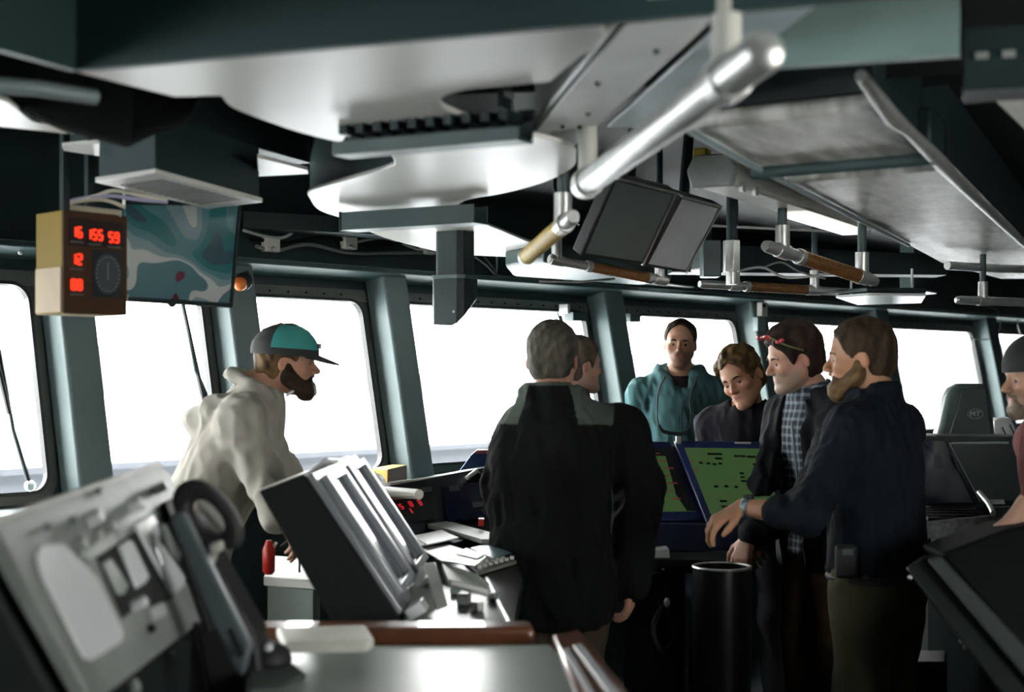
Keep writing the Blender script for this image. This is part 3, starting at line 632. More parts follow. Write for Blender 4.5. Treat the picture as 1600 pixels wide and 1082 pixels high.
# laminated status board, the reflections in it painted as coloured shapes
def board_reflection():
    m = bpy.data.materials.new('painted_board_reflection'); m.use_nodes = True; nt = m.node_tree; b = nt.nodes['Principled BSDF']
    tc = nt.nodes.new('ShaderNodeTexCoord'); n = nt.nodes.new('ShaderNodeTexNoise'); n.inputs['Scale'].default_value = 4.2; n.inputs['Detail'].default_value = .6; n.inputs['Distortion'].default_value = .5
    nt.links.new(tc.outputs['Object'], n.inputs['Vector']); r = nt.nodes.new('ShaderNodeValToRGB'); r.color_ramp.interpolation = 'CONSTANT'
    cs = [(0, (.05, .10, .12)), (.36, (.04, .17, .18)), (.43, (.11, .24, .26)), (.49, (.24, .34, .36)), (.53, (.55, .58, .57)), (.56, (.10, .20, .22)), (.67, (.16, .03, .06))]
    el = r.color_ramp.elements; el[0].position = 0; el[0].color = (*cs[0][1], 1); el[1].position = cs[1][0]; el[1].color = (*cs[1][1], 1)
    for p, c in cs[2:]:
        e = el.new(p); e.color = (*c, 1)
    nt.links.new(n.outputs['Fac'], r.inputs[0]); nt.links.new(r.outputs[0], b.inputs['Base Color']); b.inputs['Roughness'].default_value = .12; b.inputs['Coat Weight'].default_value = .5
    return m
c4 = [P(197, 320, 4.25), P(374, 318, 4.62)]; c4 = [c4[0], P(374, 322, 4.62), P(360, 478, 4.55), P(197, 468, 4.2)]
t = thing('status_board', 'hanging glossy laminated board with painted teal, grey and maroon reflections right of the orange instrument', 'board', frame(sum(c4, Vector())/4))
mb, n = slab('x', c4, .012, None); link('sheet', mb, board_reflection(), t)
link('frame_edge', MB().tube([c4[3]+n*.003, c4[2]+n*.003], .008, 8).tube([c4[2]+n*.003, c4[1]+n*.003], .006, 8), TEALD, t)
link('hook', MB().tube([c4[0]-n*.01, c4[0]-n*.01+UP*.4], .005, 6).tube([c4[1]-n*.01, c4[1]-n*.01+UP*.4], .005, 6), STEEL, t)
link('knob', MB().ball(bilin(c4, .42, 1.01), .014, 10), RUB, t)
t = thing('alarm_lamp', 'small round amber lamp at the upper left corner of the third window', 'lamp', frame(onY(378, 440, 4.72)))
link('body', MB().ball(onY(381, 440, 4.74), .038, 14), RUB, t, 0, True); link('lens', MB().ball(onY(375, 444, 4.70), .030, 14), mat('amber_lens', (.65, .16, .03), .25), t, 0, True)
link('bracket', MB().tube([onY(384, 436, 4.74), onY(386, 425, 4.88)], .012, 8), TEALD, t)

# ------------------------------------------------------------------ window wipers outside the glass
def wiper(label, pts, D=None):
    v = [WP(*x) for x in pts]
    t = thing('window_wiper', label, 'window wiper', frame(v[0]), 'window wipers')
    link('arm', MB().tube(v[:3], [.010, .008, .006], 8), TEALD, t)
    link('blade', MB().tube([v[3], v[4]], .010, 6), RUB, t); link('pivot', MB().ball(v[0], .022, 10), STEEL, t)
    return t
def wpx(x, y):
    q = hitp(x, y, Vector((0, YW, CZ))+nW*.09, nW); return (q.x, q.z, .09)
wiper('dark window wiper across the glass at the left edge of the picture', [wpx(46, 752), wpx(20, 665), wpx(-2, 540), wpx(-14, 520), wpx(14, 640)])
wiper('window wiper on the second window, behind the hooded person', [wpx(338, 650), wpx(305, 572), wpx(287, 480), wpx(285, 470), wpx(322, 640)])
wiper('window wiper above the heads in the window of the bearded man', [wpx(1318, 640), wpx(1311, 560), wpx(1301, 505), wpx(1303, 512), wpx(1316, 600)])
wiper('short window wiper at the upper right of the wide middle window', [wpx(905, 640), wpx(898, 560), wpx(868, 478), wpx(875, 488), wpx(900, 600)])
# ------------------------------------------------------------------ near left console with an inclined instrument face
def plane_of(c): n = (c[1]-c[0]).cross(c[3]-c[0]).normalized(); return (c[0], n if n.dot(Vector((0, 0, CZ))-c[0]) > 0 else -n)
def on(pl, pts): return [hitp(x, y, *pl) for x, y in pts]
f1 = [P(-20, 822, 1.95), P(252, 726, 2.55), P(322, 966, 2.42)]; pl1 = (f1[0], (f1[1]-f1[0]).cross(f1[2]-f1[0]).normalized())
pl1 = (P(120, 900, 2.2), Vector((.60, -.68, .42)).normalized())
n1 = pl1[1]
face = on(pl1, [(-10, 818), (120, 770), (250, 726), (268, 742), (322, 966), (240, 1030), (150, 1100), (135, 1078)])
base = face[0].copy(); base.z = 0
cn = sum(face, Vector())/len(face)
NC = thing('instrument_console', 'near grey console at the lower left with tilted instrument face and glowing-white panels', 'console', frame((cn.x, cn.y, 0)))
link('face_plate', MB().prism(face, -n1*.025), mat('pale_grey_instrument_face', (.23, .25, .23), .4, var=.12, scale=12, bump=.05), NC, .004)
# dark body below and behind the face
bd = [p-n1*.03 for p in face]; cb = []
lowp = [Vector((p.x, p.y, 0)) for p in bd]
body = MB(); nb = len(bd)
left = -RIGHT*.14
quad = [bd[0], bd[2], bd[4], bd[6]]
q0 = [p + Vector((0, 0, -.03)) for p in quad]
fl_ = [Vector((p.x, p.y, 0)) for p in (bd[0]-RIGHT*.10, bd[2]-RIGHT*.10, bd[4]-RIGHT*.05, bd[6]-RIGHT*.05)]
body.add(q0+fl_, [(0, 1, 2, 3), (7, 6, 5, 4), (0, 4, 5, 1), (1, 5, 6, 2), (2, 6, 7, 3), (3, 7, 4, 0)])
link('pedestal', body, mat('charcoal_console_side', (.012, .017, .017), .6, spec=.2), NC, .01)
link('top_lip', MB().prism(on(pl1, [(-20, 812), (250, 720), (256, 728), (-14, 824)]), -n1*.05), mat('pale_lip', (.55, .56, .5), .4), NC, .004)
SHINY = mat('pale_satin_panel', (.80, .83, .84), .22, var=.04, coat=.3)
def feat(name, pts, h, m, parent=NC, bevel=.003, lift=0.0005, pl=None, label=None):
    p_ = on(pl or pl1, pts); nn = (pl or pl1)[1]
    return link(name, MB().prism([p+nn*lift for p in p_], nn*h), m, parent, bevel, label=label)
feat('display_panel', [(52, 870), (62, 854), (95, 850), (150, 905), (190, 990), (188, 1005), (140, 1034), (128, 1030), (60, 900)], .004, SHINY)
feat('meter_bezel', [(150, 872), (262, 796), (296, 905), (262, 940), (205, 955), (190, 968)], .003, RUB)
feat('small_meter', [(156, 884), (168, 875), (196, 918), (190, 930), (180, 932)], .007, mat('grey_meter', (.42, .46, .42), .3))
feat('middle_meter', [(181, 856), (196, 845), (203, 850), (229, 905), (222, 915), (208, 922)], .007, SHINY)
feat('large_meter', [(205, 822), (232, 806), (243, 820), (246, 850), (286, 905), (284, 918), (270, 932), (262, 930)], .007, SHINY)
feat('meter_mask', [(246, 822), (254, 822), (278, 870), (276, 880), (262, 868)], .009, GREYM)
feat('side_rail', [(250, 790), (262, 782), (330, 985), (320, 992)], .012, RUB, bevel=.002)
for i, (x, y, r) in enumerate(((135, 815, 13), (200, 796, 13), (238, 768, 10), (204, 950, 10))):
    c = on(pl1, [(x, y)])[0]; R_ = r/FP*2.2
    link('knob', MB().tube([c, c+n1*.03], R_, 16), SHINY, NC, .004)
for i, (x, y, w_) in enumerate(((125, 850, 12), (150, 838, 9), (170, 825, 10), (232, 985, 8), (264, 1025, 8), (302, 980, 7), (290, 1000, 4), (150, 770, 6), (70, 825, 6), (205, 1075, 12), (110, 815, 6))):
    c = on(pl1, [(x, y)])[0]
    link('switch', MB().tube([c, c+n1*.012], w_/FP*2.1, 10), [mat('light_switch_cap', (.5, .53, .5), .4), RUB, GREYM][(i > 2)+(i > 6)] , NC, .002)
feat('data_plate', [(118, 868), (170, 832), (182, 850), (135, 880)], .005, mat('grey_meter', (0, 0, 0)))
feat('data_plate', [(228, 955), (252, 942), (258, 962), (238, 972)], .005, mat('light_switch_cap', (0, 0, 0)))

# handset and its arm beside the console
Z1 = 2.75
t = thing('telephone_handset', 'big black ring-shaped handset with a long grey arm beside the near console', 'handset', frame((P(320, 900, Z1).x, P(320, 900, Z1).y, P(320, 1060, Z1).z)))
ring_o = [P(x, y, Z1) for x, y in ((268, 790), (272, 765), (292, 751), (318, 756), (345, 778), (368, 808), (376, 835), (368, 858), (345, 858), (312, 845), (285, 822))]
ring_o = smooth_poly(ring_o, 4); cc = sum(ring_o, Vector())/len(ring_o); ri = [cc+(p-cc)*.5 - UP*.004 for p in ring_o]
link('ring', MB().ring(ring_o, ri, VIEW*.05), RUB, t, .012)
link('back_panel', MB().prism([P(300, 780, 2.86), P(322, 770, 2.86), P(362, 818, 2.86), P(350, 832, 2.86)], VIEW*.03), mat('pale_speaker_panel', (.50, .52, .46), .4), t, .004)
link('arm', MB().prism([P(262, 808, 2.6), P(285, 800, 2.6), P(392, 1012, 2.5), P(378, 1062, 2.5), P(355, 1030, 2.5), P(300, 905, 2.55)], VIEW*.035), mat('slate_grey_arm', (.10, .125, .13), .4), t, .008)
link('slot', MB().prism([P(355, 985, 2.5), P(362, 980, 2.5), P(382, 1020, 2.5), P(374, 1030, 2.5)], -VIEW*.004), RUB, t)
link('hook', MB().prism([P(325, 852, 2.7), P(345, 845, 2.7), P(348, 862, 2.7), P(330, 870, 2.7)], VIEW*.03), CREAM, t, .006)
link('clamp', MB().prism([P(318, 870, 2.7), P(338, 866, 2.7), P(332, 885, 2.7), P(318, 888, 2.7)], VIEW*.03), CREAM, t, .006)
link('cradle', MB().prism([P(268, 800, 2.8), P(300, 812, 2.8), P(400, 990, 2.8), P(420, 1120, 2.8), P(330, 1120, 2.8)], VIEW*.12), RUB, t, .01)

# ------------------------------------------------------------------ tall leaning display console in the middle
s_in = [P(404, 768, 3.55), P(474, 742, 3.62), P(628, 978, 3.42), P(522, 990, 3.36)]
SLAB = mat('near_black_side_panel', (.009, .011, .011), .6, spec=.12)
R2 = VIEW*.85 + RIGHT*.03
t = thing('display_console', 'tall dark leaning console seen edge-on with silver framed screens facing right', 'console', frame((P(520, 980, 3.5).x, P(520, 980, 3.5).y, 0)))
link('side_panel', MB().prism([P(404, 768, 3.5), P(474, 742, 3.5), P(630, 978, 3.5), P(640, 1010, 3.5), P(540, 1010, 3.5)], VIEW*.035), SLAB, t, .004)
link('housing', MB().prism([P(412, 768, 3.54), P(474, 745, 3.54), P(630, 980, 3.54), P(640, 1010, 3.54), P(540, 1010, 3.54)], R2*.9), TEALD, t, .01)
link('top_cap', MB().prism([P(404, 765, 3.52), P(474, 740, 3.52), P(478, 747, 3.52), P(406, 773, 3.52)], R2*.9), CREAM, t, .004)
# inclined faces in front of the housing
tl = P(476, 745, 3.54); bl = P(630, 980, 3.54); fc = [tl, tl+R2*.9, bl+R2*.9, bl]; nf = (fc[1]-fc[0]).cross(fc[3]-fc[0]).normalized()
if nf.dot(RIGHT) < 0: nf = -nf
def fq(u0, v0, u1, v1, out): return [bilin(fc, u, v)+nf*out for u, v in ((u0, v0), (u1, v0), (u1, v1), (u0, v1))]
SILV = mat('silver_bezel', (.38, .41, .43), .3, metal=.3, var=.05)
link('front_frame', MB().prism(fq(0, 0, 1, .93, .0), nf*.02), SILV, t, .004)
for i, (u0, u1) in enumerate(((.06, .46), (.54, .96))):
    b_ = link('bezel', MB().ring(fq(u0, .05, u1, .85, .02), fq(u0+.05, .10, u1-.05, .80, .02), nf*.02), SILV, t, .004)
    link('display', MB().prism(fq(u0+.05, .10, u1-.05, .80, .021), nf*.003), mat('blue_sheen_display', (.10, .13, .16), .08, spec=1), t)
link('top_cover', MB().prism([P(474, 742, 3.5), P(505, 716, 3.65), P(530, 716, 3.95), P(520, 735, 4.2), P(500, 744, 4.2)], (0, 0, -.012)), SHINY, t, .003)
link('latch', MB().prism(fq(.0, .93, .10, 1.0, .02), nf*.05), SHINY, t, .004); link('latch', MB().prism(fq(.35, .88, .48, 1.05, .02), nf*.05), SHINY, t, .004)
link('pedestal', MB().prism([(*P(540, 1000, 3.6).xy, 0), (*P(640, 1000, 3.6).xy, 0), (*P(640, 1000, 4.3).xy, 0), (*P(540, 1000, 4.3).xy, 0)], (0, 0, P(540, 1000, 3.6).z)), TEALD, t)

# keyboard bench and cluttered table behind it
tz = .93
tbl = hpoly([(590, 905), (690, 845), (790, 830), (900, 850), (960, 960), (800, 990), (640, 990)], tz)
t = thing('chart_bench', 'dark bench covered with papers between leaning console and the man in the black fleece', 'bench', frame((tbl[0].x, tbl[0].y, 0)))
tq = [H(596, 872, tz), H(790, 838, tz), H(818, 905, tz), H(800, 1000, tz), H(655, 1000, tz)]
link('top', MB().prism(tq, (0, 0, -.03)), mat('black_bench_top', (.012, .014, .014), .35), t, .004)
cq = sum(tq, Vector())/5
link('cabinet', MB().prism([Vector((*(cq+(p-cq)*.85).xy, 0)) for p in tq], (0, 0, tz-.03)), TEALD, t)
link('edge_trim', MB().tube([H(760, 905, tz+.005), H(800, 985, tz+.005)], .008, 8), STEEL, t)
def sheet(label, pts, z, th=.002, m=PAPER, name='paper_sheet', cat='paper', group=None, bevel=0):
    return solo(name, MB().prism(hpoly(pts, z), (0, 0, th)), m, label, cat, group, bevel)
sheet('white sheet with rounded corner, leftmost on the cluttered bench', [(598, 852), (606, 842), (640, 838), (662, 846), (672, 852), (612, 862), (600, 860)], tz+.055, .004)
sheet('white sheet overlapping the leftmost one on the bench', [(644, 840), (690, 830), (716, 842), (668, 853)], tz+.060, .004)
t2 = MB().prism(hpoly([(668, 826), (690, 818), (778, 842), (775, 850), (752, 850), (700, 834)], tz+.05), (0, 0, .015)); solo('closed_folder', t2, mat('grey_folder', (.38, .40, .36), .5), 'grey folder lying across the back of the cluttered bench', 'folder')
solo('desk_riser', MB().prism(hpoly([(604, 862), (720, 846), (775, 852), (700, 872), (612, 880)], tz), (0, 0, .045)), BLACK, 'low black riser under the papers on the bench', 'riser')
sheet('big white sheet in the middle of the cluttered bench', [(656, 858), (700, 853), (760, 872), (742, 886), (690, 878)], tz+.046, .004)
sheet('small white sheet lying on the big one, nearer the black fleece', [(712, 866), (728, 858), (757, 868), (745, 874)], tz+.052, .003)
sheet('teal plastic sheet behind the white sheets on the bench', [(735, 858), (760, 852), (800, 866), (770, 874)], tz+.047, .003, mat('teal_plastic_sheet', (.07, .14, .15), .3), 'plastic_sheet', 'plastic sheet')
kb = thing('keyboard', 'pale keyboard beside the arm of the black fleece on the bench', 'keyboard', frame(H(765, 890, tz)))
kq = hpoly([(725, 880), (790, 868), (815, 880), (748, 900)], tz+.004); link('base', MB().prism(kq, (0, 0, .012)), mat('beige_keyboard_body', (.22, .22, .19), .5), kb, .002)
for i in range(4):
    for j in range(8):
        p = bilin(kq, (j+.5)/8, (i+.5)/4)+Vector((0, 0, .02)); link('key', MB().box(p, (.013, .013, .010), Matrix.Rotation(HD, 4, 'Z')), mat('pale_key_caps', (.72, .72, .66), .35), kb)
bx = thing('paper_tray', 'grey open tray with white-edged papers at the near end of the bench', 'tray', frame(H(680, 960, tz)))
q = [H(628, 985, tz), H(660, 885, tz+.04), H(690, 880, tz+.04), H(686, 960, tz)]
link('left_side', MB().prism([P(628, 978, 3.55), P(655, 888, 3.95), P(668, 884, 3.95), P(680, 955, 3.6)], VIEW*.02), mat('grey_green_tray', (.36, .40, .35), .45), bx, .003)
link('divider', MB().prism([P(661, 882, 3.9), P(680, 880, 3.9), P(700, 948, 3.6), P(682, 955, 3.6)], VIEW*.02), mat('pale_tray_lip', (.68, .70, .64), .4), bx, .003)
solo('binder', MB().prism([P(690, 880, 3.9), P(742, 896, 3.8), P(765, 912, 3.75), P(762, 922, 3.72), P(700, 905, 3.72)], (0, 0, -.02)), mat('pale_green_binder', (.50, .54, .48), .4), 'pale green binder leaning in the middle of the bench tray', 'binder')
solo('ruler', MB().tube([P(706, 912, 3.7), P(762, 925, 3.68)], .006, 6), PAPER, 'white ruler on the bench below the pale binder', 'ruler')
for i, (x, y, s, m, lb) in enumerate(((725, 945, .03, GREYM, 'small grey box at the front of the bench'), (745, 955, .022, CREAM, 'little cream box right of the grey one at the front of the bench'), (712, 930, .02, TEALL, 'tiny teal box behind the grey one at the front of the bench'), (770, 940, .022, GREYM, 'small grey block nearest the steel edge of the bench'))):
    solo('small_box', MB().box(H(x, y, tz)+Vector((0, 0, s/2+.001)), (s*1.4, s, s), Matrix.Rotation(.5+i, 4, 'Z')), m, lb, 'box', bevel=.002)
solo('paper_strip', MB().prism(hpoly([(640, 978), (770, 976), (775, 984), (636, 986)], tz+.002), (0, 0, .004)), PAPER, 'long white strip at the near edge of the bench', 'paper')

# low dark console under the windows with red figures, things lying on it
wc = [P(540, 772, 5.0), P(770, 728, 5.7), P(800, 850, 5.5), P(560, 870, 4.8)]
t = thing('radio_console', 'low black console under the windows with glowing red figures', 'console', frame((P(650, 850, 5.2).x, P(650, 850, 5.2).y, 0)))
mb, nn = slab('x', wc, .3, None); 
wcn = (wc[1]-wc[0]).cross(wc[3]-wc[0]).normalized(); wcn = wcn if wcn.dot(-VIEW) > 0 else -wcn
link('front_panel', MB().prism(wc, -wcn*.02), mat('blue_black_panel', (.010, .012, .022), .35), t, .003)
link('body', MB().add([Vector(p)-wcn*.02 for p in wc]+[Vector((*(p+VIEW*.4).xy, p.z-.02 if i < 2 else 0)) for i, p in enumerate(wc)]+[Vector((*wc[3].xy, 0)), Vector((*wc[2].xy, 0))],
    [(0, 1, 2, 3), (0, 4, 5, 1), (0, 3, 8, 7, 4), (1, 5, 6, 9, 2), (4, 7, 6, 5), (3, 2, 9, 8), (7, 8, 9, 6)]), TEALD, t)
link('top_edge', MB().tube([P(608, 757, 5.2), P(712, 743, 5.55)], .008, 8), CREAM, t)
plw = (wc[0], wcn)
for x, y, s in ((612, 797, '8'), (626, 793, '5'), (641, 789, '8'), (655, 787, '3'), (640, 800, '1')):
    c = on(plw, [(x, y)])[0]; mb = MB(); Md = basis(c, wc[1]-wc[0], wc[0]-wc[3]); digit(mb, s, 0, 0, .013, .02, .005, .004)
    link('red_digit', at(Md, mb), mat('dim_red_led', (.3, .02, .02), .5, emit=(.9, .03, .04), estr=.35, var=0), t)
feat('radio_panel', [(600, 783), (668, 774), (678, 812), (606, 824)], .003, mat('dark_green_panel', (.012, .022, .02), .4), t, .001, pl=plw, lift=-.0015)
feat('screen_panel', [(690, 764), (756, 752), (770, 808), (700, 818)], .004, mat('deep_blue_display', (.012, .016, .05), .15), t, .001, pl=plw)
for x, y in ((665, 767), (708, 765), (745, 790)): feat('label_plate', [(x-8, y-3), (x+8, y-5), (x+9, y+3), (x-7, y+5)], .006, mat('dim_label_plate', (.10, .12, .12), .5), t, 0, pl=plw)
solo('red_tag', MB().box(P(752, 816, 5.0), (.04, .02, .025), Matrix.Rotation(HD, 4, 'Z')), mat('red_plastic', (.45, .02, .015), .4), 'small red tag at the left elbow of the black fleece', 'tag')
wood_t = MB().prism([P(540, 778, 4.8), P(640, 774, 5.0), P(640, 780, 5.0), P(540, 786, 4.8)], VIEW*.3); solo('wooden_shelf', wood_t, WOOD, 'narrow wooden shelf end behind the leaning console', 'shelf')
solo('chart_tube', MB().tube([P(600, 768, 4.9), P(655, 773, 4.7)], .017, 14), CREAM, 'cream roll lying on the wooden shelf above the red figures', 'roll', smooth=True)
t = thing('black_case', 'black bag with grey-green top on the shelf behind the leaning console', 'bag', frame(P(565, 775, 5.0)))
link('body', MB().prism([P(530, 778, 4.95), P(535, 748, 4.95), P(590, 745, 5.0), P(602, 772, 5.0)], VIEW*.2), BLACK, t, .02); link('top_flap', MB().prism([P(532, 752, 4.93), P(540, 738, 5.1), P(588, 736, 5.1), P(594, 750, 4.95)], (0, 0, -.02)), mat('grey_green_cloth', (.20, .23, .19), .8), t, .008)
sz_ = ZB-.037
ob0, ob1, ob2, ob3 = H(582, 757, sz_), H(606, 759, sz_), H(636, 751, sz_), H(614, 750, sz_)
t = thing('open_box', 'amber plastic box on the sill beside the pillar', 'box', frame((ob0+ob2)/2))
link('left_wall', MB().prism([ob0, ob1, ob1+UP*.065, ob0+UP*.065], (ob2-ob1)*.06), mat('amber_plastic', (.62, .33, .02), .35), t, .002)
link('right_wall', MB().prism([ob1, ob2, ob2+UP*.065, ob1+UP*.065], (ob0-ob1)*.06), mat('painted_shaded_amber', (.16, .06, .01), .35), t, .002, label='side painted darker for shade')  # same amber box, this wall coloured darker to stand for shade
link('rim', MB().prism([v+UP*.066 for v in (ob0, ob1, ob2, ob3)], (0, 0, .004)), mat('pale_amber_lip', (.65, .5, .2), .4), t)
t = thing('blue_flag_case', 'blue cover with red upper edge standing on the sill left of the black fleece', 'cover', frame(P(745, 745, 6.1)))
link('front', MB().prism([P(712, 744, 6.0), P(736, 712, 6.05), P(744, 705, 6.1), P(790, 705, 6.15), P(790, 742, 6.1)], VIEW*.1), mat('royal_blue_cloth', (.025, .065, .20), .6), t, .008)
link('upper_edge', MB().prism([P(738, 710, 6.03), P(745, 704, 6.06), P(792, 704, 6.1), P(792, 709, 6.1)], VIEW*.1), mat('dull_red_edge', (.25, .04, .07), .6), t, .002)
t = thing('desk_microphone', 'angled black desk unit with a pale edge in front of the blue cover', 'desk unit', frame(P(750, 760, 5.6)))
link('body', MB().prism([P(728, 749, 5.5), P(745, 735, 5.55), P(765, 755, 5.6), P(785, 785, 5.6), P(760, 785, 5.55)], VIEW*.08), BLACK, t, .006)
link('pale_edge', MB().tube([P(729, 748, 5.48), P(745, 736, 5.53)], .009, 8), PAPER, t, 0, True)

# ------------------------------------------------------------------ chart table nearest the camera
cz_ = .95
def hp(x, y, z=cz_): return H(x, y, z)
q = [hp(330, 1002), hp(835, 1000), hp(905, 1006), hp(1010, 1110), hp(340, 1110)]
t = thing('chart_table', 'chart table nearest the camera with glossy pale top and dark wooden rim', 'table', frame((*hp(640, 1050).xy, 0)))
link('glass_top', MB().prism([hp(385, 1010), hp(860, 1008), hp(940, 1100), hp(985, 1300), hp(380, 1300)], (0, 0, -.012)), mat('pale_green_glossy_top', (.38, .44, .41), .3, var=.1, scale=2), t, .003)
link('back_rim', MB().prism([hp(405, 1000, cz_-.02), hp(830, 1000, cz_-.02), hp(836, 1012, cz_-.02), hp(405, 1014, cz_-.02)], (0, 0, .045)), WOOD, t, .012)
link('side_rim', MB().prism([hp(862, 1012, cz_-.02), hp(905, 1004, cz_-.02), hp(990, 1115, cz_-.02), hp(905, 1120, cz_-.02)], (0, 0, .03)), WOOD, t, .008)
link('side_inlay', MB().prism([hp(880, 1016, cz_+.011), hp(888, 1014, cz_+.011), hp(938, 1100, cz_+.011), hp(928, 1102, cz_+.011)], (0, 0, .003)), SHINY, t)
link('side_inlay', MB().prism([hp(896, 1010, cz_+.011), hp(908, 1008, cz_+.011), hp(975, 1095, cz_+.011), hp(962, 1098, cz_+.011)], (0, 0, .003)), SHINY, t)
cab = [hp(400, 1014), hp(900, 1014), hp(985, 1250), hp(380, 1250)]; link('cabinet', MB().prism([Vector((p.x, p.y, 0)) for p in cab], (0, 0, cz_-.014)), TEALD, t)
solo('closed_book', MB().prism(hpoly([(432, 997), (570, 992), (584, 1014), (575, 1020), (446, 1022)], cz_+.028), (0, 0, .022)), mat('cream_book_cover', (.70, .70, .62), .5), 'cream book lying at the back left of the chart table', 'book', bevel=.004)
t = thing('table_knob', 'round black knob with a bright centre at the left end of the wooden rim', 'knob', frame(hp(420, 1025)))
c = hp(418, 1030, cz_+.02); link('base', MB().ball(c, (.05, .05, .035), 16), RUB, t, 0, True); link('button', MB().ball(P(419, 1013, (c-Vector((0, 0, CZ))).dot(VIEW)-.03), .010, 10), SHINY, t)
solo('crumpled_cloth', MB().prism(hpoly([(385, 1045), (450, 1036), (478, 1060), (440, 1078), (390, 1082)], cz_+.001), (0, 0, .008)), mat('dark_green_cloth', (.07, .09, .08), .8), 'dark folded cloth on the left of the chart table', 'cloth', bevel=.003)
# white cabinet and red bottle between hooded man and leaning console
t = thing('storage_box', 'white lidded box on the floor side between hooded person and leaning console', 'box', frame((*P(455, 940, 4.7).xy, 0)))
zb = P(450, 905, 4.7).z
link('carcass', MB().prism([Vector((*P(x, 900, D).xy, 0)) for x, D in ((418, 4.7), (490, 4.6), (500, 5.1), (430, 5.2))], (0, 0, zb-.02)), mat('grey_green_carcass', (.16, .19, .17), .5), t, .004)
link('lid', MB().prism([Vector((*P(x, 900, D).xy, zb-.02)) for x, D in ((412, 4.68), (496, 4.58), (506, 5.12), (424, 5.22))], (0, 0, .03)), mat('off_white_lid', (.55, .57, .52), .45), t, .004)
t = thing('red_bottle', 'red bottle with pale cap hanging beside the hooded person', 'bottle', frame(P(420, 895, 4.6)))
link('body', MB().lathe([(.012, 0), (.02, .01), (.021, .08), (.012, .1), (.009, .11)], 16, frame(P(420, 898, 4.6))), mat('red_plastic', (0, 0, 0)), t, 0, True)
link('cap', MB().tube([P(420, 868, 4.6), P(432, 848, 4.6)], .005, 8), CREAM, t)
solo('cable', MB().tube(open_pts([P(x, y, 4.62) for x, y in ((438, 855), (455, 845), (466, 860), (468, 895))]), .004, 8), RUB, 'black looping cable right of the red bottle', 'cable', smooth=True)
